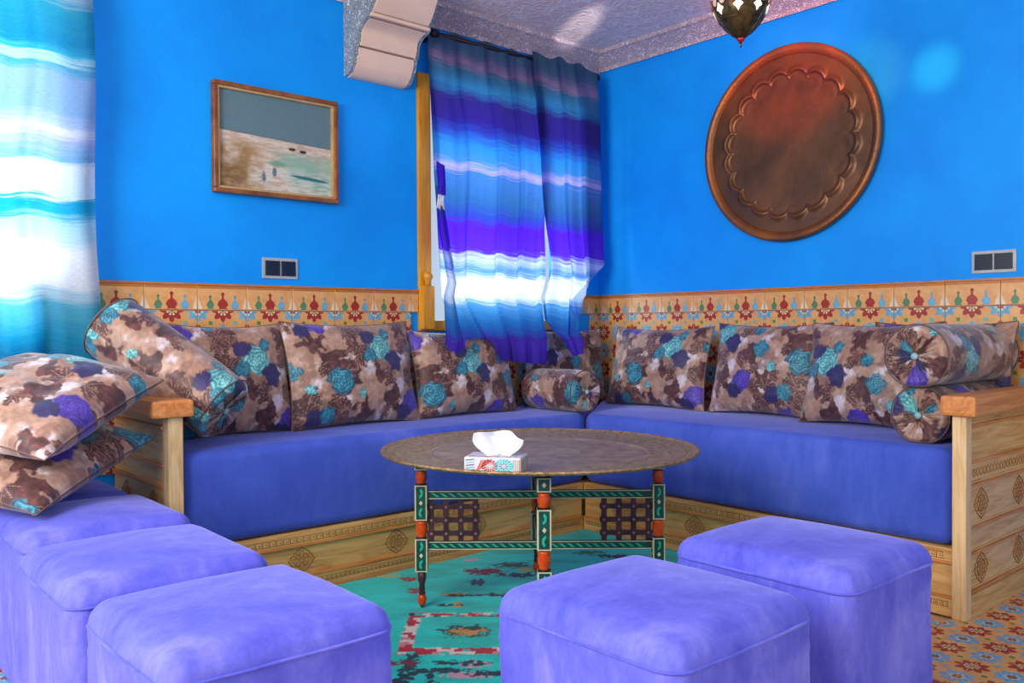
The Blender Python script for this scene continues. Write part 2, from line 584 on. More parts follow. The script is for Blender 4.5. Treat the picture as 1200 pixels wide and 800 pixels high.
FLOORP = pattern_field(S)
me = tile_mesh(FLOORP, 0, S, 0, S, .010, lambda u, v, d: (u, v, d))
jx, jy = 2.994, 1.0
for i in range(-15, 5):
    for j in range(-5, 10):
        x, y = jx+i*S, jy+j*S
        if x+S > XW+.08: continue
        if x+S > XW: continue
        if x > 2.95 and y > 1.05 and x > 3.05: continue
        if y > 2.9: continue
        if j < -3 or (i < -12): continue
        if x > 2.99 and y > 1.2: continue
        link('tile', me, floor, (x, y, -.010))
# wall tiles --------------------------------------------------------------
OL = lambda u, v, d: (u, -d, v)            # on the left wall: u along +x
OR = lambda u, v, d: (-d, -u, v)           # on the right wall: u along -y (left to right as seen)
ZJ = 1.083; BH = .104
bord = pattern_border(S, BH)


def wall_tiles(OR_, place, joint, width, wid_max, start, parent, open_=None):
    """rows from the top border down"""
    fld = pattern_field(width); bd = pattern_border(width, BH)
    cache = {}
    k = start
    while True:
        u0 = joint+k*width; u1 = u0+width
        if u0 >= wid_max-.01: break
        c1 = min(u1, wid_max)
        for row in range(4):
            z0, z1 = (ZJ, ZJ+BH) if row == 0 else (ZJ-width*row, ZJ-width*(row-1))
            spans = [(u0, c1)]
            ztop = z1
            if open_ and z1 > open_[2]:
                spans = []
                if z0 < open_[2]-.01:
                    if u0 < open_[1] and c1 > open_[0]: spans = [(u0, c1)]; ztop = open_[2]-.015
                    else: spans = [(u0, c1)]
                else:
                    if c1 <= open_[0]+.001 or u0 >= open_[1]-.001: spans = [(u0, c1)]
                    else:
                        if u0 < open_[0]-.02: spans.append((u0, open_[0]))
                        if c1 > open_[1]+.02: spans.append((open_[1], c1))
            for a, c in spans:
                key = (row == 0, round(a-u0, 3), round(c-u0, 3), round(ztop-z0, 3))
                if key not in cache:
                    cache[key] = tile_mesh(bd if row == 0 else fld, a-u0, c-u0, 0, ztop-z0, .009, OR_)
                link('tile', cache[key], parent, place(u0, z0))
        k += 1


wall_tiles(OL, lambda u, z: (u, YW, z), 1.168, S, XW-.009, -2, wall_left, open_=(W2[0]-.001, W2[1]+.001, W2[2]-.02))
wall_tiles(OR, lambda u, z: (XW, -u, z), -3.403-.1094-.2188, .2188, -1.0+.33, 0, wall_right)
# top capping strip of the dado
for nm, bx, par in (('dado_cap', (.68, W2[0]-.001, YW-.013, YW, 1.187, 1.196), wall_left), ('dado_cap', (W2[1]+.02, XW-.01, YW-.013, YW, 1.187, 1.196), wall_left),
                    ('dado_cap', (XW-.013, XW, .65, YW-.01, 1.187, 1.196), wall_right)):
    b = MB(); b.box(*bx); b.build(nm, TC[6], par)


# ---- windows
def window(name, W, z_fin=None):
    x0, x1, z0, z1 = W
    t = bpy.data.objects.new(name, None); COL.objects.link(t); t.location = ((x0+x1)/2, YW, z0); struct(t)
    cx = (x0+x1)/2; fw = .075

    def part(nm, bx, mat, bev=.006):
        b = MB(); b.box(bx[0]-cx, bx[1]-cx, bx[2]-YW, bx[3]-YW, bx[4]-z0, bx[5]-z0); return b.build(nm, mat, t, bevel=bev)
    y0, y1 = YW-.018, YW+.05
    part('frame_post', (x0, x0+fw, y0, y1, z0-.01, z1), M_yellow)
    part('frame_post', (x1-fw, x1, y0, y1, z0-.01, z1), M_yellow)
    part('frame_rail', (x0+fw, x1-fw, y0, y1, z0-.01, z0+.045), M_yellow)
    part('frame_rail', (x0+fw, x1-fw, y0, y1, z1-.06, z1), M_yellow)
    part('mullion', (cx-.02, cx+.02, y0+.02, y1, z0+.045, z1-.06), M_yellow)
    part('pane', (x0+fw, cx-.02, YW+.02, YW+.026, z0+.045, z1-.06), M_glass, 0)
    part('pane', (cx+.02, x1-fw, YW+.02, YW+.026, z0+.045, z1-.06), M_glass, 0)
    if z_fin:
        b = MB(); b.lathe([(.0, -.03), (.018, -.03), (.012, -.012), (.026, .01), (.026, .025), (.018, .04), (.0, .044)], 16, c=(x0+.035-cx, y0-.02-YW, z_fin-z0))
        b.box(x0+.004-cx, x0+.07-cx, y0-.03-YW, y0-YW, .0, z_fin-.03-z0)
        b.build('finial_post', M_yellow, t)
    return t


window('window_2', W2, 1.245)
window('window_1', W1)

# ---- corbel
ct = thing('plaster_corbel', (2.262, YW, 2.182), 'cream plaster scroll corbel with carved lace sides, under the ceiling left of the corner curtain', 'corbel')
pr = [(0, 2.182), (.030, 2.186), (.055, 2.200), (.080, 2.226), (.098, 2.262), (.108, 2.300)]
pr2 = [(.116, 2.306), (.128, 2.335), (.134, 2.362), (.145, 2.380), (.170, 2.394), (.205, 2.405)]
pr3 = [(.222, 2.412), (.228, 2.426)]
pr4 = [(.226, 2.430), (.262, 2.470), (.292, 2.520), (.305, 2.560), (.318, 2.60), (.33, CZ)]
xl, xr = 2.089, 2.434
for nm, seg in (('lower_scroll', pr), ('middle_scroll', pr2), ('fillet', pr3), ('upper_scroll', pr4)):
    b = MB(); z0 = seg[0][1]; z1 = seg[-1][1]
    sn = []
    for i in range(len(seg)-1):      # rounded profile through the listed points
        P0, P1, P2, P3 = (seg[max(i-1, 0)], seg[i], seg[i+1], seg[min(i+2, len(seg)-1)])
        for q in (0, .25, .5, .75):
            sn.append(tuple(.5*((2*P1[c])+(-P0[c]+P2[c])*q+(2*P0[c]-5*P1[c]+4*P2[c]-P3[c])*q*q+(-P0[c]+3*P1[c]-3*P2[c]+P3[c])*q**3) for c in (0, 1)))
    sn.append(seg[-1])
    poly = [(-p, z-2.182) for p, z in sn]+[(0, z1-2.182)]+([(0, z0-2.182)] if seg[0][0] > 0 else [])
    e = .012 if nm == 'fillet' else .02
    b.prism(poly, 'x', xl+e-2.262, xr-e-2.262, sm=False)
    for i in range(len(sn)-1): b.smooth[i] = True
    b.build(nm, M_corbel, ct)
full = pr+pr2+pr3+pr4
for s in (-1, 1):
    b = MB(); x = (xl if s < 0 else xr)-2.262
    poly = [(-p*.96, z-2.182+.004*(z < 2.2)) for p, z in full]+[(0, CZ-2.182)]
    b.prism(poly, 'x', min(x, x-s*.02), max(x, x-s*.02)); b.build('carved_side', M_lace, ct)

# ---- curtain rod
rod = thing('curtain_rod', (3.1, YW-.10, 2.46), 'dark curtain rod under the ceiling cornice above the corner window', 'curtain rod')
b = MB(); b.tube([(-.60, 0, 0), (.62, 0, .012)], .011, 10); b.build('pole', M_iron, rod)
for x in (-.56, .60):
    b = MB(); b.box(x-.012, x+.012, 0, .10, -.02, .02); b.tube([(x-.02, 0, 0), (x+.02, 0, 0)], .02, 10); b.build('bracket', M_iron, rod)


# ------------------------------------------------------------------ curtains
def cloth(name, mat, parent, xl, xr, ztop, zbot, yc, folds, nu=150, nv=170, amp=.03, seed=0, z_ref=(0.8, 2.5), header=None):
    """xl, xr: f(t) edges with t 0 top..1 bottom ; ztop, zbot: f(s)"""
    s = np.linspace(0, 1, nu)[:, None]; t = np.linspace(0, 1, nv)[None, :]
    zt = ztop(s); zb = zbot(s)
    Z = zt + (zb-zt)*t
    XL = xl(t); XR = xr(t)
    X = XL + (XR-XL)*s
    a = amp*(.45+.75*t)
    ph = folds*2*pi*(s+.025*np.sin(3*pi*t+seed)+.03*np.sin(7*s+seed))
    Yd = a*(np.sin(ph)+.35*np.sin(2.3*ph+1.3+seed)) + .010*(fbm(s*9+seed, t*5, seed)-.5)
    if header is not None:
        hd = np.exp(-((t)/.035)**2)
        Yd = Yd*(1-.5*hd)
        Z = Z + hd*header*(.5+.5*np.sin(ph*1.0+.6))
    X = X + .012*np.cos(ph)*(.2+.5*t)
    YC = yc(Z+0*X) if callable(yc) else yc
    P = np.stack([X, YC+Yd*(1 if not callable(yc) else np.clip((Z-.85)*3, .35, 1))+0*X, Z], -1)
    o = grid_obj(name, P, mat, parent)
    me = o.data; uvl = me.uv_layers.new(name='UVMap')
    # cloth coordinate: drop measured down the cloth
    vv = (z_ref[1]-(zt+(zb-zt)*t+0*s))/(z_ref[1]-z_ref[0]) + .006*np.sin(ph) ; uu = X*1.0
    li = np.empty(len(me.loops), np.int32); me.loops.foreach_get('vertex_index', li)
    uv = np.stack([uu.ravel()[li], vv.ravel()[li]], -1).astype(np.float32); uvl.data.foreach_set('uv', uv.ravel())
    return o


ST2 = [(2.46, (70, 110, 140)), (2.40, (84, 112, 150)), (2.35, (160, 126, 166)), (2.31, (56, 112, 150)), (2.23, (40, 108, 160)), (2.17, (44, 34, 120)), (2.06, (44, 30, 130)),
       (2.00, (40, 66, 170)), (1.93, (40, 130, 210)), (1.86, (60, 130, 200)), (1.82, (170, 156, 220)), (1.79, (60, 116, 190)), (1.66, (44, 100, 160)), (1.58, (44, 66, 170)),
       (1.53, (80, 26, 210)), (1.40, (86, 40, 220)), (1.36, (190, 205, 245)), (1.30, (70, 140, 225)), (1.25, (236, 244, 255)), (1.16, (225, 240, 255)), (1.12, (90, 170, 235)), (1.04, (40, 130, 210)),
       (.985, (44, 104, 205)), (.945, (78, 50, 190)), (.82, (66, 40, 180))]


def thin(st, n=30):
    return st[:n]


M_cur2 = curtain_mat('purple_blue_striped_sheer', .80, 2.50, ST2, .58, 130)
ip = lambda xs, ys: (lambda q: np.interp(q, xs, ys))
cur2 = thing('striped_curtain', (3.1, YW-.12, .82), 'purple and blue striped sheer curtain over the corner window, hem resting on the pillows', 'curtain')


def rel(o, t):
    o.parent = t; o.matrix_parent_inverse = Matrix.Translation(-Vector(t.location)) if False else Matrix()
    o.location = -Vector(t.location)
    return o


YP = ip([.80, .93, 1.16, 2.6], [YW-.33, YW-.30, YW-.115, YW-.10])      # falls behind the sofa back, then over the pillow tops
YP2 = ip([.80, .93, 1.16, 2.6], [YW-.32, YW-.31, YW-.14, YW-.125])
YP3 = ip([.80, .95, 1.16, 1.7], [YW-.37, YW-.35, YW-.21, YW-.15])
p = cloth('left_drop', M_cur2, None, ip([0, .45, .72, .83, .93, 1], [2.50, 2.525, 2.56, 2.565, 2.55, 2.545]), ip([0, .3, .72, .81, .93, 1], [3.25, 3.31, 3.29, 3.24, 3.12, 3.09]),
          ip([0, .2, .5, 1], [2.455, 2.47, 2.475, 2.47]), ip([0, .2, .36, .42, .7, 1], [.94, .955, .945, .845, .825, .81]), YP, 4.2, amp=.020, seed=1, header=.02)
rel(p, cur2)
p = cloth('right_drop', M_cur2, None, ip([0, .5, .72, .81, .93, 1], [3.17, 3.24, 3.285, 3.25, 3.15, 3.24]), ip([0, .4, .8, .93, 1], [3.68, 3.70, 3.70, 3.46, 3.42]),
          ip([0, .5, 1], [2.475, 2.49, 2.47]), ip([0, .25, .45, .7, .82, 1], [.94, .85, .85, .87, .97, 1.09]), YP2, 2.8, amp=.022, seed=3, header=.025)
rel(p, cur2)
p = cloth('gathered_edge', M_cur2, None, ip([0, .3, .6, .85, 1], [2.50, 2.505, 2.53, 2.445, 2.395]), ip([0, .3, .6, .85, 1], [2.54, 2.57, 2.60, 2.54, 2.53]),
          ip([0, 1], [1.70, 1.70]), ip([0, .5, 1], [.93, .885, .91]), YP3, 1.5, 30, 90, amp=.010, seed=5)
rel(p, cur2)
# little tassels at the loose corner
b = MB()
for k in range(6):
    x = 2.512+.006*k; b.tube([(x, YW-.165, 1.655), (x-.006, YW-.167, 1.62), (x-.010+.003*k, YW-.165, 1.59-.004*(k % 3))], .0035, 5)
o = b.build('tassel', M_white); o['label'] = 'white fringe tassel'; rel(o, cur2)
o = cloth('folded_corner', M_cur2, None, ip([0, 1], [2.497, 2.507]), ip([0, 1], [2.55, 2.55]), ip([0, 1], [1.82, 1.80]), ip([0, 1], [1.65, 1.655]), YW-.165, 1, 16, 20, amp=.004, z_ref=(1.04, 2.74)); rel(o, cur2)

ST1 = [(2.42, (150, 190, 215)), (2.22, (170, 205, 225)), (2.18, (40, 170, 205)), (2.05, (20, 150, 200)), (2.01, (60, 190, 225)), (1.985, (190, 232, 245)), (1.965, (40, 175, 215)), (1.93, (150, 190, 235)), (1.80, (140, 185, 232)),
       (1.745, (185, 205, 242)), (1.73, (225, 232, 250)), (1.70, (180, 195, 238)), (1.63, (120, 185, 230)), (1.60, (225, 240, 252)), (1.49, (205, 235, 250)),
       (1.475, (20, 170, 215)), (1.43, (30, 175, 218)), (1.40, (170, 225, 245)), (1.34, (190, 228, 245)), (1.30, (235, 242, 252)), (1.16, (225, 236, 250)), (1.10, (90, 190, 228)), (.98, (20, 165, 215)), (.84, (10, 120, 190))]
M_cur1 = curtain_mat('turquoise_striped_sheer', .80, 2.50, ST1, .62)
cur1 = thing('striped_curtain', (.45, YW-.12, .84), 'turquoise and white striped sheer curtain at the left edge, beside the framed painting', 'curtain')
p = cloth('drop', M_cur1, None, ip([0, 1], [-.15, -.12]), ip([0, .2, 1], [.955, .958, .965]), ip([0, 1], [2.46, 2.46]),
          ip([0, .6, .75, .85, .93, 1], [.82, .82, .86, .895, .90, .885]), YW-.12, 5, amp=.022, seed=2, header=.02)
rel(p, cur1)
rod1 = thing('curtain_rod', (.4, YW-.12, 2.475), 'dark curtain rod holding the turquoise curtain, above the frame edge', 'curtain rod')
b = MB(); b.tube([(-.6, 0, 0), (.58, 0, 0)], .011, 10); b.build('pole', M_iron, rod1)
for x in (-.5, .56):
    b = MB(); b.box(x-.012, x+.012, 0, .12, -.02, .02); b.build('bracket', M_iron, rod1)


# ------------------------------------------------------------------ sofa frames
def medallion(b, cx, cz, w, h, put):
    def ring(k, n, lob, amp):
        pts = []
        for i in range(n):
            a = 2*pi*i/n
            r = 1/(abs(cos(a))**1.3+abs(sin(a))**1.3)**(1/1.3)
            r *= k*(1+amp*cos(lob*a))
            pts.append(put(cx+w*r*cos(a), cz+h*r*sin(a)))
        return pts
    b.tube(ring(1, 56, 16, .07), .0022, 4, True)
    b.tube(ring(.72, 40, 8, .10), .0016, 4, True)
    for k in range(8):
        a = 2*pi*k/8
        c = (cx+w*.40*cos(a), cz+h*.40*sin(a))
        b.tube([put(c[0]+w*.13*cos(t), c[1]+h*.17*sin(t)) for t in np.linspace(0, 2*pi, 9)[:-1]], .0015, 4, True)
    b.tube([put(cx+w*.15*cos(t), cz+h*.15*sin(t)) for t in np.linspace(0, 2*pi, 9)[:-1]], .0018, 4, True)


def keyband(b, u0, u1, z, h, put):
    """meander border"""
    u = u0; p = h*1.25; pts = []
    while u < u1-p:
        for du, dz in ((0, 0), (0, 1), (.8, 1), (.8, .3), (.4, .3), (.4, .6)):
            pass
        q = [(0, 0), (0, 1), (.8, 1), (.8, .35), (.45, .35), (.45, .62)]
        b.tube([put(u+a*p, z+c*h) for a, c in q], .0016, 4)
        b.tube([put(u+.0*p, z), put(u+p, z)], .0014, 4)
        u += p


SZ = .235
BY, BX = 2.965, 3.073     # front planes of the two bases


def base_front(name, length, meds, mx, my, t, put, rot=False):
    """front board of a sofa base; put(u, z, d) -> local point, d out of the board"""
    def bx(nm, z0, z1, d0, d1, mat, bev=.003):
        b = MB(); vs = [put(u, z, d) for u in (0, length) for d in (d0, d1) for z in (z0, z1)]
        b.add(vs, [(0, 1, 3, 2), (4, 6, 7, 5), (0, 4, 5, 1), (2, 3, 7, 6), (0, 2, 6, 4), (1, 5, 7, 3)]); return b.build(nm, mat, t, bevel=bev)
    board = bx('front_board', 0, SZ, -.028, 0, mx)
    top = bx('top_rail', .190, SZ, 0, .010, mx); bot = bx('bottom_rail', 0, .062, 0, .010, mx)
    bx('moulding', .180, .190, 0, .014, my); bx('moulding', .062, .071, 0, .014, my)
    b = MB(); keyband(b, .02, length-.01, .198, .022, lambda u, z: put(u, z, .010)); o = b.build('carved_border', M_carve, t)
    b = MB(); keyband(b, .02, length-.01, .034, .016, lambda u, z: put(u, z, .010)); o = b.build('carved_border', M_carve, t)
    for u in meds:
        b = MB(); medallion(b, u, .126, .052, .047, lambda a, z: put(a, z, .0005)); b.build('carved_medallion', M_carve, t)


def arm_panel(t, put, depth, out=1):
    """end panel; put(u, z, d): u from the front backwards, d outward"""
    def bx(nm, u0, u1, z0, z1, d0, d1, mat, bev=.004):
        b = MB(); vs = [put(u, z, d) for u in (u0, u1) for d in (d0, d1) for z in (z0, z1)]
        b.add(vs, [(0, 1, 3, 2), (4, 6, 7, 5), (0, 4, 5, 1), (2, 3, 7, 6), (0, 2, 6, 4), (1, 5, 7, 3)]); return b.build(nm, mat, t, bevel=bev)
    return bx


# left sofa base
sl = thing('sofa_base', (2.45, 3.25, 0), 'carved honey wood sofa base along the painting wall, with end panel by the stacked pillows', 'sofa base')
ox, oy = 2.45, 3.25
base_front('l', XW-1.09-.76, [1.545-1.09+.4265*k for k in range(5) if 1.545+.4265*k < 3.0], M_wx, M_wd, sl, lambda u, z, d: (1.09+u-ox, BY-d-oy+.010, z))
b = MB(); b.box(1.09-ox, XW-.02-ox, BY+.04-oy, YW-.012-oy, 0, SZ-.002); b.build('seat_box', M_wx, sl)
bx = arm_panel(sl, lambda u, z, d: (1.09-d-ox, BY-.02+u-oy, z), .6)
bx('arm_panel', .004, .60, 0, .705, .006, .045, M_wy)
bx('arm_post', -.006, .05, 0, .708, .0, .05, M_wz)
bx('arm_cap', -.03, .60, .706, .765, -.03, .11, M_wdy, .01)
for z in (.085, .22, .31, .455, .53, .66):
    bx('moulding', .05, .60, z, z+.012, .045, .054, M_wdy, .002)
for z in (.155, .385):
    for u in (.16, .45):
        b = MB(); medallion(b, u, z, .058, .050, lambda a, zz: (1.09-.0455-ox, BY-.02+a-oy, zz)); b.build('carved_medallion', M_carve, sl)
# right sofa base
sr = thing('sofa_base', (3.45, 2.0, 0), 'carved honey wood sofa base below the copper tray, end panel at right edge', 'sofa base')
ox2, oy2 = 3.45, 2.0
base_front('r', 2.965-1.21, [2.965-2.30-.4265+.4265*k for k in range(4)], M_wy, M_wdy, sr, lambda u, z, d: (BX-d-ox2+.010, 2.965-u-oy2, z))
b = MB(); b.box(BX+.04-ox2, XW-.012-ox2, 1.215-oy2, 2.95-oy2, 0, SZ-.002); b.build('seat_box', M_wy, sr)
bx = arm_panel(sr, lambda u, z, d: (3.062+u-ox2, 1.209-d-oy2, z), .76)
bx('arm_panel', .004, .755, 0, .695, .004, .038, M_wx)
bx('arm_post', -.008, .040, 0, .698, .0, .046, M_wz)
bx('arm_cap', -.035, .755, .696, .765, -.03, .085, M_wd, .012)
for z in (.085, .215, .303, .448, .53, .655):
    bx('moulding', .04, .755, z, z+.009, .038, .045, M_wd, .002)
    bx('moulding', .04, .755, z+.013, z+.018, .038, .042, M_wx, .001)
bx('plinth', .04, .755, 0, .078, .038, .046, M_wx, .002)
for z in (.158, .383):
    for u in (.143, .504):
        b = MB(); medallion(b, u, z, .060, .052, lambda a, zz: (3.062+a-ox2, 1.209-.0385-oy2, zz)); b.build('carved_medallion', M_carve, sr)
b = MB()
for k in range(22):
    u = .08+.031*k
    b.tube([(3.062+u+.011*cos(q)-ox2, 1.209-.0385-oy2, .495+.014*sin(q)) for q in np.linspace(0, 2*pi, 9)[:-1]], .0015, 4, True)
b.build('carved_border', M_carve, sr)


# ------------------------------------------------------------------ seat cushions
def cushion(name, poly, z0, z1, label, group):
    cx = sum(p[0] for p in poly)/len(poly); cy = sum(p[1] for p in poly)/len(poly)
    t = thing(name, (cx, cy, z0), label, 'seat cushion')
    bm = bmesh.new()
    lo = [bm.verts.new((p[0]-cx, p[1]-cy, 0)) for p in poly]; hi = [bm.verts.new((p[0]-cx, p[1]-cy, z1-z0)) for p in poly]
    n = len(poly); bm.faces.new(lo[::-1]); bm.faces.new(hi)
    for i in range(n): bm.faces.new((lo[i], lo[(i+1) % n], hi[(i+1) % n], hi[i]))
    bmesh.ops.bevel(bm, geom=list(bm.edges), offset=.045, segments=6, affect='EDGES', profile=.5)
    bmesh.ops.recalc_face_normals(bm, faces=bm.faces)
    for f in bm.faces: f.smooth = True
    me = bpy.data.meshes.new('cover'); bm.to_mesh(me); bm.free(); me.materials.append(M_velvet2)
    link('cover', me, t)
    pts = []
    for i in range(n):
        a, c = poly[i], poly[(i+1) % n]
        pts.append((a[0]-cx, a[1]-cy))
    return t


cushion('seat_cushion', [(1.096, 2.965), (3.072, 2.965), (XW-.015, YW-.014), (1.096, YW-.014)], SZ+.001, .578, 'long blue velvet seat cushion below the framed painting', 0)
cushion('seat_cushion', [(3.079, 2.958), (3.079, 1.216), (XW-.014, 1.216), (XW-.014, YW-.024)], SZ+.001, .578, 'long blue velvet seat cushion below the hanging copper tray', 0)

# ------------------------------------------------------------------ floral print
PR = []   # (x, y, r, kind)
TW, TH = .66, .52
PR += [(.12, .36, .050, 'brown'), (.205, .27, .066, 'brown'), (.26, .20, .050, 'brown'), (.47, .10, .052, 'brown'), (.57, .43, .046, 'brown'), (.345, .45, .040, 'brown'), (.62, .22, .046, 'brown'), (.05, .10, .044, 'brown'), (.33, .06, .046, 'brown'), (.42, .22, .036, 'brown')]
PR += [(.215, .195, .062, 'teal'), (.44, .335, .066, 'jade'), (.505, .275, .048, 'navy'), (.375, .30, .036, 'teal'), (.385, .385, .038, 'navy'), (.49, .40, .028, 'teal'),
       (.150, .455, .050, 'violet'), (.085, .425, .038, 'navy'), (.590, .095, .052, 'violet'), (.545, .045, .040, 'navy'), (.015, .245, .044, 'teal'), (.095, .035, .044, 'navy'), (.155, .05, .038, 'teal'),
       (.315, .135, .022, 'jade'), (.085, .165, .026, 'jade'), (.63, .345, .030, 'teal'), (.27, .49, .026, 'teal')]
LV = []
_r = random.Random(11)
for k in range(30):                       # sprays of three to five leaves
    lx, ly, la_ = _r.uniform(0, TW), _r.uniform(0, TH), _r.uniform(0, 6.28)
    for j in range(_r.choice((3, 4, 5))):
        aa = la_+(j-1.5)*.75; ll = _r.uniform(.020, .034)
        LV.append((lx+cos(aa)*ll*1.1, ly+sin(aa)*ll*1.1, ll, aa))


def floral(x, y):
    """fabric colour at cloth position x, y (metres), repeat TW x TH; returns sRGB 0..1"""
    sh = x.shape
    x = x.ravel(); y = y.ravel()
    wx = x+.012*(fbm(x*30, y*30, 5, 2)-.5); wy = y+.012*(fbm(x*30+9, y*30, 8, 2)-.5)
    C = np.empty((x.size, 3)); C[:] = np.array([184, 144, 122])/255
    n = fbm(x*17, y*17, 1, 5); n2 = fbm(x*30+5, y*30, 3, 4); n3 = fbm(x*70, y*70, 21, 3)

    def mix(mask, col): C[:] = C*(1-mask[:, None])+np.array(col)/255*mask[:, None]
    ss = lambda a, lo, hi: np.clip((a-lo)/(hi-lo), 0, 1)
    mix(ss(n, .50, .66)*.6, (214, 190, 182))
    mix(ss(n, .62, .70)*.7, (232, 226, 240))
    mix(ss(n2, .54, .64)*.55, (136, 94, 78))
    mix(ss(1-n, .58, .72)*.5, (160, 116, 94))
    u = np.mod(wx, TW); v = np.mod(wy, TH)

    def d(px, py):
        dx = u-px; dy = v-py
        dx -= TW*np.round(dx/TW); dy -= TH*np.round(dy/TH)
        return dx, dy
    for px, py, r, k in PR:
        if k != 'brown': continue
        dx, dy = d(px, py); rr = np.hypot(dx, dy)/(r*1.25); th = np.arctan2(dy, dx)
        edge = .80+1.5*(fbm(u*34+px*60, v*34+py*60, 31, 3)-.5)+.16*np.sin(5*th+px*40)
        m = ss(edge-rr, 0, .12)
        sh_ = np.clip(.5+1.8*(fbm(u*60, v*60, 41, 3)-.5), 0, 1)
        C[:] = C*(1-m[:, None])+m[:, None]*(np.array([62, 28, 30])/255+sh_[:, None]*np.array([54, 36, 30])/255*(.4+n3[:, None]))
    for px, py, L, a in LV:
        dx, dy = d(px, py); p = dx*cos(a)+dy*sin(a); q = -dx*sin(a)+dy*cos(a)
        m = ss(1-(p/L)**2-(q/(L*.42*(1+.28*np.sin(p/L*11))))**2, 0, .18)
        mix(m*.92, (80, 40, 40) if int(px*1000) % 3 else (116, 70, 60))
        mix(m*(np.abs(q) < .0012), (170, 130, 112))
    pal = {'teal': ((6, 44, 84), (74, 190, 204)), 'jade': ((8, 96, 122), (160, 240, 230)), 'navy': ((28, 20, 74), (60, 52, 124)), 'violet': ((54, 30, 150), (120, 94, 216))}
    for px, py, r, k in PR:
        if k == 'brown': continue
        dx, dy = d(px, py); rr = np.hypot(dx, dy)/r; th = np.arctan2(dy, dx)
        edge = 1+.06*np.sin(5*th+px*50)+.05*np.sin(9*th+py*90)+.5*(fbm(u*40, v*40, 51, 2)-.5)
        m = ss(edge-rr, 0, .14)
        ca = np.floor(rr*4.0+.35*np.sin(5*th+px*30)); fr_ = rr*4.0+.35*np.sin(5*th+px*30)-ca; petal = .20+.62*fr_*(.55+.75*vnoise(th*1.9+ca*3.3+10, ca*2.7, 61))+.25*(fbm(u*80, v*80, 71, 2)-.5)
        if k in ('navy', 'violet'): petal = petal*.8
        petal = np.clip((petal*1.7-.22)*(1.12-.6*rr**2.2), 0, 1)
        lo, hi = pal[k]
        C[:] = C*(1-m[:, None])+m[:, None]*(np.array(lo)/255*(1-petal[:, None])+np.array(hi)/255*petal[:, None])
    C *= (.74+.32*n3)[:, None]
    return C.reshape(sh+(3,))


def basis(nrm, up):
    n = Vector(nrm).normalized(); u = Vector(up); u = (u-n*u.dot(n)).normalized(); r = u.cross(n)
    return Matrix((r, u, n)).transposed().to_4x4()


def pillow(label, W, H, T, loc, nrm, up=(0, 0, 1), off=(0, 0), group=None, n=150, name='throw_pillow', sag=.0, seed=0):
    """front face looks along nrm"""
    m_ = int(n*H/W)
    u = np.linspace(-1, 1, n)[:, None]; v = np.linspace(-1, 1, m_)[None, :]
    # ease sampling
    pin = .075
    X = W/2*u*(1-pin*(1-v**2)) + 0*v
    Y = H/2*v*(1-pin*1.3*(1-u**2)) + 0*u
    prof = (np.clip(1-np.abs(u)**2.6, 0, 1)*np.clip(1-np.abs(v)**2.6, 0, 1))**.55
    lump = (fbm(u*2.2+seed, v*2.2+seed*3, seed, 3)-.5)
    edgew = np.exp(-((1-np.abs(u))/.16)**2)+np.exp(-((1-np.abs(v))/.16)**2)
    wr = .006*np.sin((u*9+v*14)+seed)*edgew*prof
    Zf = T/2*prof*(1+.35*lump)*(1-.25*sag*v)+wr
    Zb = -T/2*prof*(1+.25*lump)
    mw = basis(nrm, up); mw.translation = loc
    t = bpy.data.objects.new(name, None); COL.objects.link(t); t.matrix_world = mw; t.empty_display_size = .05
    tag(t, label, 'pillow', group)
    P = np.stack([X, Y, Zf], -1); Q = np.stack([X, Y, Zb], -1)
    cf = floral(X+off[0]+W/2, Y+off[1]+H/2)
    V = np.concatenate([P.reshape(-1, 3), Q.reshape(-1, 3)]); C = np.concatenate([cf.reshape(-1, 3)]*2)
    idx = np.arange(n*m_).reshape(n, m_)
    F = np.stack([idx[:-1, :-1], idx[1:, :-1], idx[1:, 1:], idx[:-1, 1:]], -1).reshape(-1, 4)
    F2 = F[:, ::-1]+n*m_
    # rim
    ring = np.concatenate([idx[:, 0], idx[-1, 1:], idx[-2::-1, -1], idx[0, -2:0:-1]])
    r2 = np.roll(ring, -1)
    F3 = np.stack([ring, ring+n*m_, r2+n*m_, r2], -1)
    raw_mesh('cover', V, np.concatenate([F, F2, F3]), M_floral, t, C)
    # seam cord around the edge
    step = max(1, len(ring)//160)
    pts = V[ring][::step]
    b = MB(); b.tube([tuple(q) for q in pts], .0028, 5, True); b.build('seam_cord', M_seam, t)
    return t


M_seam = simple('brown_seam_cord', (112, 82, 78), .7)
G = 'floral pillows along the two sofas'
zc = .800
pillow('floral pillow below the light switch, half behind the leaning bolster', .52, .47, .17, (1.44, 3.36, .80), (0, -1, .22), off=(.10, .04), group=G, seed=1)
pillow('widest floral pillow in the left row, violet bloom at its top left', .66, .475, .18, (1.985, 3.33, .805), (0.02, -1, .24), off=(0, 0), group=G, seed=2)
pillow('floral pillow half under the curtain hem, jade rose at its middle', .62, .43, .18, (2.61, 3.33, .785), (0.0, -1, .22), off=(.14, .08), group=G, seed=3)
pillow('floral pillow in the sofa corner, behind the small bolster', .62, .42, .13, (3.43, 3.455, .790), (-.04, -1, .10), off=(.34, .02), group=G, seed=4)
pillow('floral pillow on the right sofa nearest the corner', .66, .44, .17, (3.61, 2.93, .79), (-1, 0, .22), off=(-.02, .02), group=G, seed=5)
pillow('floral pillow below the copper tray, jade rose at its upper left', .62, .45, .18, (3.60, 2.26, .80), (-1, .02, .22), off=(.36, -.06), group=G, seed=6)
pillow('floral pillow in front of the row beside the stacked bolsters, large jade rose at centre', .58, .45, .18, (3.50, 1.725, .80), (-1, .05, .26), off=(.30, .08), group=G, seed=7)
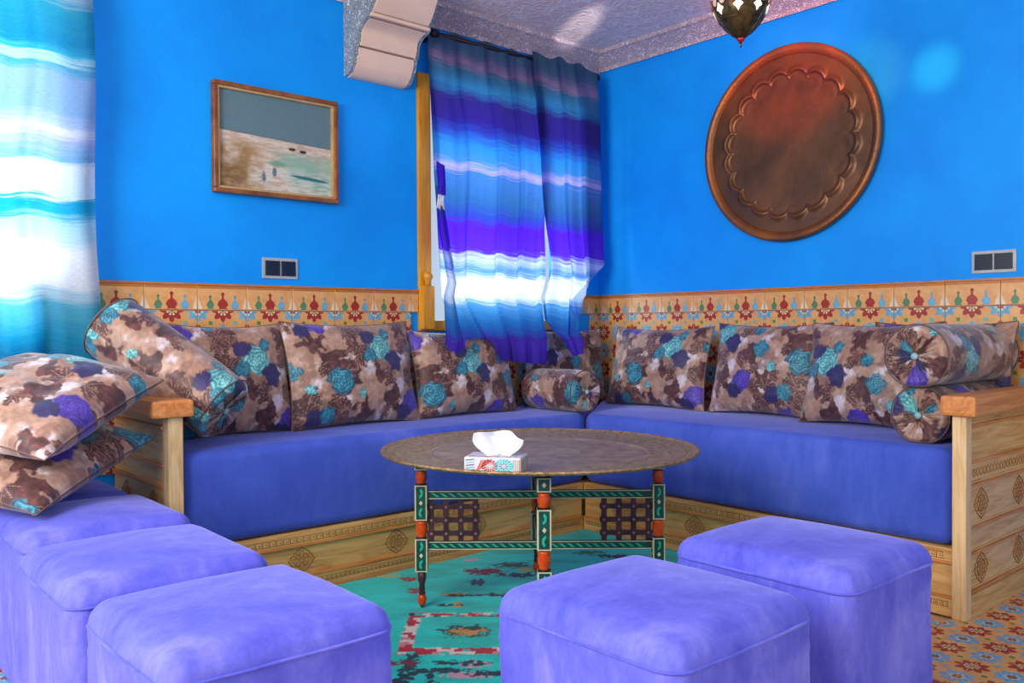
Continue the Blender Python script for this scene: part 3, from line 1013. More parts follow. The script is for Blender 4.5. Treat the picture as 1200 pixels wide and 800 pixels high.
pillow('floral pillow showing only its top corner behind the stacked bolsters', .58, .44, .09, (3.725, 1.52, .80), (-1, 0, .10), off=(.50, .2), group=G, seed=8, n=100)
# stacked pillows at the far left
pillow('upper of two fat floral pillows stacked beyond the left sofa end', .55, .55, .21, (.650, 3.01, .780), (-.20, -.33, .92), up=(.8, .6, 0), off=(.10, -.10), seed=9, group='stacked floral pillows', n=190)
pillow('lower of two fat floral pillows stacked beyond the left sofa end', .55, .55, .17, (.64, 3.06, .603), (-.14, -.29, .94), up=(.8, .6, 0), off=(.38, .22), seed=10, group='stacked floral pillows', n=190)



def bolster(label, a, c, R, off=(0, 0), n=110, seed=0, group='floral bolsters', button=True, sag=0):
    a = Vector(a); c = Vector(c); L = (c-a).length; ax = (c-a).normalized()
    up = Vector((0, 0, 1)); s_ = up.cross(ax).normalized(); u2 = ax.cross(s_)
    mw = Matrix((s_, u2, ax)).transposed().to_4x4(); mw.translation = a
    t = bpy.data.objects.new('bolster_pillow', None); COL.objects.link(t); t.matrix_world = mw; t.empty_display_size = .05
    tag(t, label, 'bolster', group)
    # profile: end disc, rounded shoulder, body
    rs = []; zs = []
    for q in np.linspace(0.02, .80, 16): rs.append(R*q); zs.append(.012*(1-q) + .0)
    zs = [z-.006 for z in zs]
    for q in np.linspace(0, pi/2, 9)[1:]: rs.append(R*(.80+.20*sin(q))); zs.append(.024*(1-cos(q)) - .006+.0)
    half_r, half_z = list(rs), list(zs)
    nb = int(L/.005)
    body = np.linspace(half_z[-1], L-half_z[-1], nb)[1:-1]
    r_all = np.array(half_r+[R]*len(body)+half_r[::-1]); z_all = np.array(half_z+list(body)+[L-z for z in half_z[::-1]])
    r_all = r_all*(1-.05*((z_all-L/2)/(L/2))**4)
    seg = n
    th = np.linspace(0, 2*pi, seg, endpoint=False)
    TH_, ZZ = np.meshgrid(th, z_all, indexing='ij'); RR = np.broadcast_to(r_all, TH_.shape).copy()
    k = len(half_r)-8
    fr = np.clip(RR/R, 0, 1); endmask = np.zeros_like(RR); endmask[:, :k] = 1; endmask[:, -k:] = 1
    pleat = .004*np.sin(26*TH_)*endmask*np.sin(pi*np.clip(fr, 0, 1))
    sgn = np.where(ZZ < L/2, -1, 1)
    RR = RR*(1+.05*(fbm(TH_*1.2+seed, ZZ*7, seed, 3)-.5)*(1-endmask))
    X = RR*np.cos(TH_); Y = RR*np.sin(TH_)
    Y = np.where(Y < -R*.90, -R*.90+(Y+R*.90)*.4, Y)
    ZZ = ZZ+pleat*sgn
    P = np.stack([X, Y, ZZ], -1)
    # fabric wraps around; on ends it is gathered toward the middle
    arc = np.concatenate([[0], np.cumsum(np.hypot(np.diff(r_all), np.diff(z_all)))])
    ARC = np.broadcast_to(arc, TH_.shape)
    cc = floral(TH_*R+off[0], ARC+off[1])
    # the seam column at th=0 wraps visually on the hidden underside
    o = grid_obj('cover', P, M_floral, t, cc, closed_u=True)
    if button:
        for z, s in ((-.002, -1), (L+.002, 1)):
            b = MB(); b.lathe([(0, -.008*1), (.008, -.007), (.013, -.002), (.013, .002), (.008, .007), (0, .008)], 14, c=(0, 0, z)); b.build('button', M_button, t)
    for z in (.012, L-.012):
        b = MB()
        pts = [(R*.985*cos(q), R*.985*sin(q) if R*.985*sin(q) > -R*.90 else -R*.90+(R*.985*sin(q)+R*.90)*.4, z) for q in np.linspace(0, 2*pi, 41)[:-1]]
        b.tube(pts, .0024, 5, True)
        b.build('seam_cord', M_seam, t)
    return t


M_button = simple('pale_teal_button', (150, 190, 196), .4)
bolster('upper of two floral bolsters stacked at the right sofa end', (3.10, 1.355, .893), (3.79, 1.355, .893), .116, (.06, .02), seed=1, n=150)
bolster('lower of two floral bolsters stacked at the right sofa end', (3.13, 1.355, .680), (3.80, 1.355, .680), .106, (.35, .30), seed=2, n=150)
bolster('small floral bolster lying in the sofa corner under the curtain', (3.10, 2.965, .683), (3.10, 3.345, .683), .108, (.2, .1), seed=3, n=120)
bolster('floral bolster leaning over the left sofa end panel', (1.27, 3.01, .708), (.99, 3.39, 1.02), .128, (.30, .18), seed=4, n=170)


# ------------------------------------------------------------------ stools
def roundbox(sx, sy, sz, r, n=26, bulge=.008, seed=0):
    """cube grid with rounded edges"""
    bm = bmesh.new()
    bmesh.ops.create_cube(bm, size=2)
    bmesh.ops.subdivide_edges(bm, edges=bm.edges, cuts=n, use_grid_fill=True)
    h = Vector((sx/2, sy/2, sz/2))
    for v in bm.verts:
        p = v.co.copy()
        # denser near edges
        p = Vector([math.copysign(1-(1-abs(c))**1.5, c) for c in p])
        q = Vector((p.x*h.x, p.y*h.y, p.z*h.z))
        rz = r if q.z > -h.z+.05 else .012
        inn = Vector([max(-hh+rz, min(hh-rz, c)) for hh, c in zip(h, q)])
        d = q-inn
        if d.length > 1e-6:
            mx = max(abs(d.x), abs(d.y), abs(d.z))
            d = d.normalized()*rz*(mx/rz)
        q = inn+d
        # soft bulge
        bx_ = (1-p.y**2)*(1-p.z**2); by_ = (1-p.x**2)*(1-p.z**2); bz = (1-p.x**2)*(1-p.y**2)
        q.x += bulge*.6*p.x*bx_; q.y += bulge*.6*p.y*by_
        if p.z > 0: q.z += bulge*1.6*bz*p.z
        v.co = q
    for f in bm.faces: f.smooth = True
    V = np.array([v.co[:] for v in bm.verts])
    # wrinkles, mostly around the upper band
    top = np.exp(-((V[:, 2]-(sz/2-.07))/.05)**2)
    side = (np.abs(V[:, 2]) < sz/2-.02)
    w_ = np.sin(V[:, 2]*150+6*np.sin(V[:, 0]*14+seed)+5*np.sin(V[:, 1]*13+seed))*.0016*top*side
    nrm = V*np.array([1, 1, 0]); nrm /= np.linalg.norm(nrm, axis=1)[:, None]+1e-6
    big = (fbm(V[:, 0]*6+seed+V[:, 2]*3, V[:, 1]*6+V[:, 2]*5, seed, 3)-.5)*.012
    V += nrm*(w_+big)[:, None]
    for v, c in zip(bm.verts, V): v.co = c
    me = bpy.data.meshes.new('cover'); bm.to_mesh(me); bm.free(); return me


def stool(x0, x1, y0, y1, h, label, seed, rz=0):
    cx, cy = (x0+x1)/2, (y0+y1)/2; sx, sy = x1-x0, y1-y0
    t = thing('cube_stool', (cx, cy, 0), label, 'stool', 'velvet cube stools', rz)
    me = roundbox(sx, sy, h, .045, 30, .014, seed); me.materials.append(M_velvet)
    link('cover', me, t, (0, 0, h/2))
    r = .05; pts = []
    for sx_, sy_, a0 in ((1, 1, 0), (-1, 1, pi/2), (-1, -1, pi), (1, -1, 3*pi/2)):
        for q in np.linspace(0, pi/2, 7):
            a = a0+q
            pts.append((sx_*(sx/2-r)+r*cos(a), sy_*(sy/2-r)+r*sin(a), h-.046))
    # the welt follows the cushion's own soft swell
    dense = []
    for i in range(len(pts)):
        A0, A1 = Vector(pts[i]), Vector(pts[(i+1) % len(pts)])
        k = max(1, int((A1-A0).length/.015))
        dense += [A0+(A1-A0)*(j/k) for j in range(k)]
    out = []
    for p_ in dense:
        z_ = h-.046-h/2; ux, uy = p_.x/(sx/2), p_.y/(sy/2); zz_ = (z_/(h/2))**2
        x_ = p_.x+.014*.6*ux*max(0, 1-uy*uy)*(1-zz_); y_ = p_.y+.014*.6*uy*max(0, 1-ux*ux)*(1-zz_)
        bg_ = float((fbm(np.array([x_*6+seed+z_*3]), np.array([y_*6+z_*5]), seed, 3)-.5)[0])*.012
        n_ = Vector((x_, y_, 0)).normalized()
        out.append((x_+n_.x*(bg_+.0012), y_+n_.y*(bg_+.0012), h-.046))
    b = MB(); b.tube(out, .0034, 6, True); b.build('seam_cord', M_velvet, t)
    b = MB(); b.box(-sx/2+.03, sx/2-.03, -sy/2+.03, sy/2-.03, 0, .02); b.build('base', M_dwood, t)
    return t


stool(.525, .985, 2.565, 3.035, .450, 'periwinkle velvet cube stool touching the left sofa end panel, farthest of the left three', 1)
stool(.49, .955, 1.985, 2.47, .450, 'periwinkle velvet cube stool, middle of the three on the left', 2)
stool(.495, .955, 1.435, 1.905, .450, 'periwinkle velvet cube stool, nearest of the three on the left', 3)
stool(1.165, 1.63, .91, 1.40, .450, 'periwinkle velvet cube stool in front of the tray table, nearest the viewer', 4)
stool(1.80, 2.25, .925, 1.42, .450, 'periwinkle velvet cube stool between the tray table and the right sofa end panel', 5)
stool(.50, .97, 3.060, 3.42, .450, 'periwinkle velvet cube stool hidden beneath the two stacked floral pillows', 6)

# ------------------------------------------------------------------ rug
rx0, rx1, ry0, ry1 = 1.02, 3.055, 1.52, 2.940
nx, ny = 420, 300
gx = np.linspace(rx0, rx1, nx)[:, None]; gy = np.linspace(ry0, ry1, ny)[None, :]
X = gx+0*gy; Y = gy+0*gx
Y = Y+.008*np.sin(gx*19)*(gy > ry1-.1)*((gy-ry1+.1)/.1)
A = X*.7511-Y*.6602; B_ = X*.6602+Y*.7511
C = np.empty(X.shape+(3,)); C[:] = np.array([0, 192, 180])/255
n1 = fbm(A*6, B_*14, 3, 4); n2 = fbm(A*60, B_*120, 7, 3)


def mixc(m, col): C[:] = C*(1-m[..., None])+np.array(col)/255*m[..., None]


sst = lambda a, lo, hi: np.clip((a-lo)/(hi-lo), 0, 1)
mixc(sst(n1, .35, .75)*.7, (0, 220, 206))
mixc(sst(1-n1, .5, .75)*.5, (2, 166, 148))
wA = A+.02*(n2-.5); wB = B_+.02*(n2-.5)


def blob(x, y, la, lb, col, rag=1.0, st=1.0):
    a, b_ = x*.7511-y*.6602, x*.6602+y*.7511
    d = ((wA-a)/la)**2+((wB-b_)/lb)**2+rag*(fbm(A*70+x*9, B_*90+y*7, 5, 2)-.5)*2.2
    mixc(sst(1-d, 0, .25)*st, col)


# motif frames: broken bands of white, crimson and pink
def band(a0, a1, b0, b1):
    m = ((wA > a0) & (wA < a1) & (wB > b0) & (wB < b1)).astype(float)
    cell = np.floor((A*38)+np.floor(B_*48)*.5)
    ch = vnoise(cell*1.7, np.floor(B_*48)*2.1, 9)
    mixc(m*(ch > .18), (214, 206, 196)); mixc(m*(ch > .52), (176, 22, 52)); mixc(m*(ch > .80), (206, 130, 136)); mixc(m*(ch < .10), (60, 30, 60))


band(-.33, 0.9, 2.945, 2.985); band(-.36, 0.9, 2.600, 2.655); band(-.36, -.315, 2.60, 2.985)
band(.85, .9, 2.6, 2.985); band(-.33, .9, 2.22, 2.27)
blob(1.731, 2.21, .085, .055, (20, 70, 74)); blob(1.735, 2.20, .060, .035, (196, 140, 70), 1.2); blob(1.76, 2.215, .03, .02, (40, 60, 60))
blob(1.98, 2.0, .085, .055, (20, 70, 74)); blob(1.98, 1.99, .060, .035, (170, 120, 80), 1.2)
for x, y, la, lb, col in ((2.215, 2.706, .09, .05, (120, 20, 60)), (1.925, 2.816, .03, .03, (150, 40, 40)), (1.865, 2.678, .035, .03, (140, 60, 50)), (1.941, 2.539, .05, .022, (190, 140, 30)),
                          (1.95, 2.52, .06, .014, (20, 50, 50)), (2.05, 2.44, .07, .022, (30, 30, 70)), (1.874, 2.441, .03, .025, (200, 150, 60)), (1.85, 2.46, .05, .015, (20, 40, 50)),
                          (2.365, 2.70, .07, .04, (20, 80, 84)), (2.10, 2.60, .03, .05, (40, 60, 90)), (1.578, 1.976, .05, .03, (220, 150, 160)), (1.55, 2.01, .09, .02, (16, 60, 74)),
                          (1.427, 2.087, .03, .10, (16, 60, 70)), (1.464, 2.011, .11, .018, (16, 60, 70)), (1.519, 1.921, .08, .022, (200, 150, 170)), (1.42, 2.13, .07, .02, (140, 20, 50)),
                          (1.35, 2.02, .03, .03, (20, 40, 60)), (1.40, 1.95, .02, .08, (16, 50, 70)), (1.60, 1.86, .10, .02, (16, 50, 70)), (2.75, 2.62, .07, .04, (0, 110, 90)), (2.6, 2.3, .1, .05, (120, 20, 60))):
    blob(x, y, la, lb, col, 1.3)
rr = random.Random(5)
for k in range(46):
    x, y = rr.uniform(rx0, rx1), rr.uniform(ry0, ry1)
    if 1.3 < x < 2.2 and 1.85 < y < 2.75: continue
    blob(x, y, rr.uniform(.03, .08), rr.uniform(.012, .03), rr.choice([(16, 60, 70), (150, 24, 50), (200, 160, 60), (210, 150, 165), (30, 40, 80)]), 1.4)
Z = .009+.0035*fbm(X*45, Y*45, 2, 3)
Pt = np.stack([X, Y, Z], -1); Pb = Pt.copy(); Pb[..., 2] = .0008
rcx, rcy = (rx0+rx1)/2, (ry0+ry1)/2
for P in (Pt, Pb): P[..., 0] -= rcx; P[..., 1] -= rcy
idx = np.arange(nx*ny).reshape(nx, ny)
F = np.stack([idx[:-1, :-1], idx[1:, :-1], idx[1:, 1:], idx[:-1, 1:]], -1).reshape(-1, 4)
ring = np.concatenate([idx[:, 0], idx[-1, 1:], idx[-2::-1, -1], idx[0, -2:0:-1]]); r2 = np.roll(ring, -1)
Vt = Pt.reshape(-1, 3); Vring = Pb.reshape(-1, 3)[ring]; nb0 = len(Vt); m_ = len(ring); ii = np.arange(m_)
F3 = np.stack([ring, nb0+ii, nb0+(ii+1) % m_, r2], -1)
Cc = C.reshape(-1, 3)
rug = thing('woven_rug', (rcx, rcy, 0), 'teal green woven rug with crimson and white motifs, under the tray table', 'rug')
raw_mesh('pile', np.concatenate([Vt, Vring]), np.concatenate([F, F3]), M_rug, rug, np.concatenate([Cc, Cc[ring]]))
M_fringe = simple('cream_fringe_thread', (178, 196, 170), .9)
b = MB()
for k in range(330):
    x = rx0+.01+(rx1-rx0-.02)*k/330+rr.uniform(-.002, .002)
    y = ry1-.004
    b.tube([(x-rcx, y-rcy, .008), (x+rr.uniform(-.004, .004)-rcx, y+.008-rcy, .010), (x+rr.uniform(-.008, .008)-rcx, y+.015-rcy, .002)], .0016, 4)
tag(b.build('fringe', M_fringe, rug), kind='stuff')

# ------------------------------------------------------------------ folding stand and tray
TX, TY = 2.083, 2.226
FANG = -0.72100486
stand = thing('folding_stand', (TX, TY, .0), 'folding wooden stand painted green with orange beads, under the brass tray', 'table stand', rotz=FANG)
LZ = .012


def stand_leg(x, y):
    """turned leg, painted blocks and orange beads"""
    b = MB()
    prof = [(.0, .0), (.006, .0), (.010, .045), (.013, .050), (.009, .058), (.012, .066), (.009, .075), (.011, .085), (.015, .100), (.015, .118), (.010, .126), (.010, .545), (0, .545)]
    b.lathe(prof, 14)
    leg = b.build('leg', M_dwood, stand, loc=(x, y, LZ))
    for z0, z1 in ((.004, .047),):
        b = MB(); b.lathe([(0, z0), (.008, z0), (.014, z0+.012), (.0165, (z0+z1)/2), (.015, z1-.010), (.010, z1), (0, z1)], 16); b.build('bead', M_orange, leg)
    for z0, z1 in ((.250, .308), (.440, .486)):
        b = MB(); h = z1-z0
        b.lathe([(0, z0), (.015, z0), (.0175, z0+.004), (.015, z0+.008), (.020, z0+h*.3), (.021, z0+h*.6), (.018, z1-.008), (.019, z1-.004), (.015, z1), (0, z1)], 18); b.build('bead', M_orange, leg)
    for z0, z1 in ((.130, .246), (.312, .436), (.490, .533)):
        b = MB(); w2 = .0205
        b.box(-w2, w2, -w2, w2, z0, z1, 0)
        for q in range(4):
            R_ = Matrix.Rotation(q*pi/2, 4, 'Z'); e = .0012; f = .0035
            def bx2(x0, x1, za, zb, mi, d=e): b.box(x0, x1, -w2-d, -w2+.001, za, zb, mi, R_)
            bx2(-w2, -w2+f, z0, z1, 1); bx2(w2-f, w2, z0, z1, 1); bx2(-w2+f, w2-f, z0, z0+f, 1); bx2(-w2+f, w2-f, z1-f, z1, 1)
            zc_ = (z0+z1)/2; hh = (z1-z0)/2
            vs = [R_ @ Vector(v) for v in ((0, -w2-e, zc_-.009), (.007, -w2-e, zc_), (0, -w2-e, zc_+.009), (-.007, -w2-e, zc_))]
            b.add(vs, [(0, 1, 2, 3)], 1)
            if hh > .03:
                for s in (-1, 1):
                    pts = [(-.003, .014), (.006, .022), (.008, .036), (.001, .046), (-.004, .040), (.001, .030), (-.006, .020)]
                    vs = [R_ @ Vector((px*s, -w2-e*.8, zc_+s*pz*hh/.055)) for px, pz in pts]
                    b.add(vs, [(0, 1, 5, 6), (1, 2, 5), (2, 3, 4, 5)], 2)
        b.build('painted_block', [M_green, M_cream, M_leaf], leg)
    return leg


def stand_rail(ang, z0, z1):
    """rail along the frame diameter"""
    R_ = Matrix.Rotation(ang, 4, 'Z'); L = .400; d = .009
    b = MB(); b.box(-L, L, -d, d, z0, z1, 0, R_)
    for s in (-1, 1):
        y0, y1 = (d-.0005, d+.001) if s > 0 else (-d-.001, -d+.0005)
        b.box(-L, L, y0, y1, z0, z0+.0028, 1, R_); b.box(-L, L, y0, y1, z1-.0028, z1, 1, R_)
        b.box(-L, -L+.003, y0, y1, z0, z1, 1, R_); b.box(L-.003, L, y0, y1, z0, z1, 1, R_)
        x = -L+.015
        zc_ = (z0+z1)/2
        while x < L-.035:
            yy_ = s*(d+.0008)
            vs = [R_ @ Vector((x, yy_, zc_+.007)), R_ @ Vector((x+.012, yy_, zc_+.006)), R_ @ Vector((x+.030, yy_, zc_-.007)), R_ @ Vector((x+.018, yy_, zc_-.006))]
            b.add(vs, [(0, 1, 2, 3)], 2); x += .030
    b.build('rail', [M_green, M_cream, M_leaf], stand, loc=(0, 0, LZ))


def lattice(ang, x0, x1, z0, z1, off=0):
    R_ = Matrix.Rotation(ang, 4, 'Z'); b = MB(); d = .005
    nxx = 3; nzz = 3
    dx = (x1-x0)/nxx; dz = (z1-z0)/nzz*.93
    xs = [x0+dx*i for i in range(nxx+1)]; zs = [z1-.006-dz*(i+.5) for i in range(nzz)]
    for x in xs: b.box(x-.0095, x+.0095, -d, d, z0, z1, 0, R_)
    for z in zs: b.box(x0, x1, -d*.9, d*.9, z-.0085, z+.0085, 0, R_)
    for x in xs:
        for z in zs:
            n = 8; r = .0165
            pts = [(x+r*cos(2*pi*(k+.5)/n), z+r*sin(2*pi*(k+.5)/n)) for k in range(n)]
            vs = [R_ @ Vector((p[0], -d*1.3, p[1])) for p in pts]+[R_ @ Vector((p[0], d*1.3, p[1])) for p in pts]
            b.add(vs, [(i, (i+1) % n, n+(i+1) % n, n+i) for i in range(n)]+[tuple(range(n)), tuple(range(n, 2*n))], 0)
            r = .0045
            for s in (-1, 1):
                vs = [R_ @ Vector((x+r*cos(2*pi*k/6), s*d*1.45, z+r*sin(2*pi*k/6))) for k in range(6)]
                b.add(vs, [tuple(range(6))], 1)
    b.build('lattice_panel', [M_dwood, simple('mauve_paint_dot', (150, 112, 140), .5)], stand, loc=(0, 0, LZ))


for k in range(4):
    a = k*pi/2; stand_leg(.42*cos(a), .42*sin(a))
for a in (0, pi/2):
    stand_rail(a, .386 + (0 if a == 0 else -.0), .414); stand_rail(a, .206, .234)
    lattice(a, -.385, -.228, .234, .386); lattice(a, .228, .385, .234, .386)
b = MB(); b.tube([(0, 0, .19), (0, 0, .43)], .012, 10); b.build('pivot_pin', M_dwood, stand, loc=(0, 0, LZ))

# brass tray top
tray = thing('brass_tray', (TX, TY, .557), 'large round aged brass tray on the folding stand', 'tray')


def disc(prof, seg, fn=None):
    """open surface of revolution grid, prof list of (r,z)"""
    th = np.linspace(0, 2*pi, seg, endpoint=False)[:, None]
    r = np.array([p[0] for p in prof])[None, :]; z = np.array([p[1] for p in prof])[None, :]
    Z = z+0*th
    if fn is not None: Z = Z+fn(r+0*th, th+0*r)
    return np.stack([r*np.cos(th), r*np.sin(th), Z], -1)


def seq(pts, n=6):
    out = []
    for a, c in zip(pts[:-1], pts[1:]):
        for k in range(n): out.append((a[0]+(c[0]-a[0])*k/n, a[1]+(c[1]-a[1])*k/n))
    return out+[pts[-1]]


inner = [(.002, .004), (.14, .004), (.145, .0055), (.15, .004), (.375, .004), (.385, .008), (.392, .0085)]
rim = [(.392, .0085), (.40, .0075), (.50, .014), (.508, .0165), (.515, .014), (.540, .019), (.550, .026), (.556, .025), (.558, .020), (.553, .014), (.53, .009), (.38, .0005), (.002, .0)]
Pd = disc(seq(inner, 4), 96); grid_obj('tray_plate', Pd, M_brass, tray, closed_u=True)
Pd = disc(seq(rim, 3), 240, lambda r, th: .0010*np.sin(60*th)*((r > .40) & (r < .50)) + .0009*np.sin(110*th)*(r > .51)); grid_obj('tray_rim', Pd, M_brass_rim, tray, closed_u=True)

# ------------------------------------------------------------------ tissue box
tb = thing('tissue_box', (1.700, 2.010, .5615), 'small patterned tissue box on the brass tray', 'tissue box', rotz=math.atan2(-.138, .101))
M_boxw = simple('white_printed_card', (214, 214, 222), .5)
M_red_ink = simple('crimson_ink', (196, 34, 60), .5); M_teal_ink = simple('turquoise_ink', (60, 196, 200), .5); M_dk_ink = simple('indigo_ink', (70, 60, 120), .5)
M_or_ink = simple('orange_ink', (230, 120, 60), .5); M_grey_card = simple('grey_card', (176, 168, 166), .6)
mm = MB(); hw, hd, hh = .088, .056, .052
mm.box(-hw, hw, -hd, hd, 0, hh); tbo = mm.build('box', M_boxw, tb, bevel=.006)
b = MB()
# front face lies on local -y


def face_poly(pts, mi, lay=1): b.add([(x, -hd-.0003*lay, z) for x, z in pts], [tuple(range(len(pts)))], mi)


def burst(cx, cz, r, mi, n=12, lay=1):
    for k in range(n):
        a = 2*pi*k/n; q = .16
        pts = [(cx+r*.2*cos(a), cz+r*.2*sin(a)), (cx+r*cos(a-q), cz+r*.8*sin(a-q)), (cx+r*1.05*cos(a), cz+r*.85*sin(a)), (cx+r*cos(a+q), cz+r*.8*sin(a+q))]
        face_poly([(min(max(x, -hw+.004), hw-.004), min(max(z, .004), hh-.005)) for x, z in pts], mi, lay)


for k in range(5): face_poly([(-.082+.0*k, .008+.008*k), (-.055, .012+.008*k), (-.055, .015+.008*k), (-.082, .011+.008*k)], 1 if k % 2 else 2)
for k in range(6): face_poly([(-.050+.006*k, .008+.004*k), (-.046+.006*k, .008+.004*k), (-.030+.006*k, .044), (-.034+.006*k, .044)], 3 if k % 2 else 0)
burst(-.008, .026, .024, 0, 14); burst(-.008, .026, .012, 4, 8, 2); burst(.036, .026, .028, 1, 16); burst(.036, .026, .012, 2, 8, 2)
for k in range(4): face_poly([(.064+.006*k, .006), (.067+.006*k, .006), (.067+.006*k, .046), (.064+.006*k, .046)], 3 if k % 2 else 1)
for k in range(16): b.add([(-.075+.0096*k, -.048+.004*(k % 3), hh+.0004), (-.068+.0096*k, -.046, hh+.0004), (-.070+.0096*k, -.030, hh+.0004), (-.077+.0096*k, -.030, hh+.0004)], [(0, 1, 2, 3)], [0, 2, 1, 3][k % 4])
b.build('printed_pattern', [M_red_ink, M_teal_ink, M_dk_ink, M_or_ink, M_boxw], tb)
b = MB(); b.box(hw-.001, hw+.0006, -hd+.006, hd-.006, .006, hh-.006); b.build('end_flap', M_grey_card, tb)
# pulled tissue
s = np.linspace(-1, 1, 40)[:, None]; t_ = np.linspace(0, 1, 24)[None, :]
wd = .036+.042*np.sin(np.clip(t_*1.9, 0, pi/2))
X = wd*s+.012*t_ ; Z = hh-.002+.074*t_*(1-.18*s**2-.06*s)+.004*np.sin(s*5)
Y = .016*np.sin(3.2*s+2*t_)*(1-.3*t_)+.020*t_*np.cos(2.2*s)-.006+.006*np.sin(9*s+4*t_)*t_
grid_obj('tissue', np.stack([X, Y+0*X, Z], -1), M_white, tb)
grid_obj('tissue', np.stack([X*.85+.004, Y*-.6+.014+0*X, hh-.002+(Z-hh)*.86], -1), M_white, tb)

# ------------------------------------------------------------------ painting
pc = (1.742, YW-.02, 1.815); pw, ph_ = .590, .470
pt = thing('framed_painting', (pc[0], YW-.002, pc[2]-ph_/2), 'framed coastal landscape painting on the blue wall above the switch', 'painting')
M_frame = simple('copper_gilt_frame', (176, 112, 66), .3, .5, c2=(120, 70, 44), sc=12); M_gilt = simple('pale_gold_liner', (214, 176, 120), .35, .4)


def frame(nm, hw, hh, w, y0, y1, mat, bev):
    for a, c in (((-hw, hw), (-hh, -hh+w)), ((-hw, hw), (hh-w, hh)), ((-hw, -hw+w), (-hh+w, hh-w)), ((hw-w, hw), (-hh+w, hh-w))):
        b = MB(); b.box(a[0], a[1], y0, y1, c[0]+ph_/2, c[1]+ph_/2); b.build(nm, mat, pt, bevel=bev)


frame('frame_side', pw/2, ph_/2, .020, -.034, 0, M_frame, .005)
frame('gilt_liner', pw/2-.018, ph_/2-.018, .012, -.027, -.004, M_gilt, .003)
n1_, n2_ = 240, 180
u = np.linspace(0, 1, n1_)[:, None]; v = np.linspace(0, 1, n2_)[None, :]
U = u+0*v; Vv = v+0*u
C = np.empty((n1_, n2_, 3))
nz = fbm(U*5, Vv*9, 4, 4); nf = fbm(U*14, Vv*50, 9, 4); ng = fbm(U*7+3, Vv*7, 14, 4)
sky = np.array([84, 122, 128])/255; sky2 = np.array([104, 124, 140])/255
C[:] = sky*(1-nz[..., None])+sky2*nz[..., None]
hz = .60-.055*U+.0
m = sst(hz-Vv, 0, .008); sand = np.array([196, 178, 160])/255; C[:] = C*(1-m[..., None])+sand*m[..., None]
def mc(mask, col): C[:] = C*(1-mask[..., None])+np.array(col)/255*mask[..., None]
mc(m*sst(nf, .45, .7)*.6, (226, 216, 206)); mc(m*sst(1-nf, .5, .7)*.4, (170, 140, 120))
mc(m*sst(.012-np.abs(Vv-hz+.006), 0, .006), (58, 90, 110))
mc(m*sst(.52-Vv, 0, .1)*sst(.42-U, 0, .2)*sst(ng, .30, .55), (150, 118, 70))
mc(m*sst(.36-Vv, 0, .15)*sst(.30-U, 0, .15)*sst(nf, .35, .6)*.8, (112, 84, 50))
mc(m*sst(.46-Vv, 0, .08)*sst(U-.42-.5*(.4-Vv), 0, .12)*sst(ng, .25, .5)*.8, (130, 176, 158))
mc(m*sst(.30-Vv, 0, .1)*sst(U-.22, 0, .1)*sst(nf, .3, .6)*.7, (200, 206, 196))
mc(sst(1-((U-.80)/.2)**2-((Vv-.175+.10*(U-.8))/.02)**2, 0, .5), (30, 110, 120))
mc(sst(1-((U-.50)/.10)**2-((Vv-.30)/.04)**2, 0, .8)*.6, (60, 150, 120))
for bx_, by_ in ((.635, .475), (.735, .462)): mc(sst(1-((U-bx_)/.035)**2-((Vv-by_)/.018)**2, 0, .4), (50, 36, 36))
for bx_, by_ in ((.38, .14), (.475, .20)): mc(sst(1-((U-bx_)/.018)**2-((Vv-by_)/.06)**2+(2.6*(nf-.5)), 0, .5)*.7, (50, 80, 100))
cw, chh = pw-.058, ph_-.058
P = np.stack([(U-.5)*cw, np.full_like(U, -.012), (Vv-.5)*chh+ph_/2], -1)
grid_obj('canvas', P, M_canvas, pt, C)
b = MB(); b.box(-pw/2+.02, pw/2-.02, -.010, 0, .02, ph_-.02); b.build('backing_board', M_dwood, pt)


# ------------------------------------------------------------------ switches
def switch(loc, rz, label):
    t = thing('wall_switch', loc, label, 'switch', rotz=rz)
    b = MB(); w_, h_ = .170, .092
    b.box(-w_/2, w_/2, -.006, 0, -h_/2, h_/2); b.build('plate', M_grey, t, bevel=.002)
    for x in (-.038, .038):
        b = MB(); b.box(x-.0345, x+.0345, -.010, -.005, -.033, .033); b.build('rocker', M_black, t, bevel=.002)


switch((1.756, YW, 1.272), 0, 'double black wall switch under the framed painting')
switch((XW, 1.352, 1.264), -pi/2, 'double black wall switch at the right, beside the copper tray wall end')

# ------------------------------------------------------------------ hanging copper tray
RT = .478
wt = thing('copper_wall_tray', (XW-.004, 2.285, 1.898), 'large round embossed copper tray hanging on the blue wall', 'wall tray')


def scal(r, th):
    q = r/RT
    nsc = 20
    a = np.abs(np.sin(nsc*th/2))
    edge = .66+.065*a**.55
    st = np.clip((q-edge)/.022, 0, 1); st = st*st*(3-2*st)
    ridge = np.exp(-((q-edge-.03)/.03)**2)*(.35+.65*a)
    lob = np.exp(-((q-(edge-.045))/.045)**2)*a*.6
    return -.009*(1-st)*(q < .80)+.012*ridge*(q < .86)+.004*lob


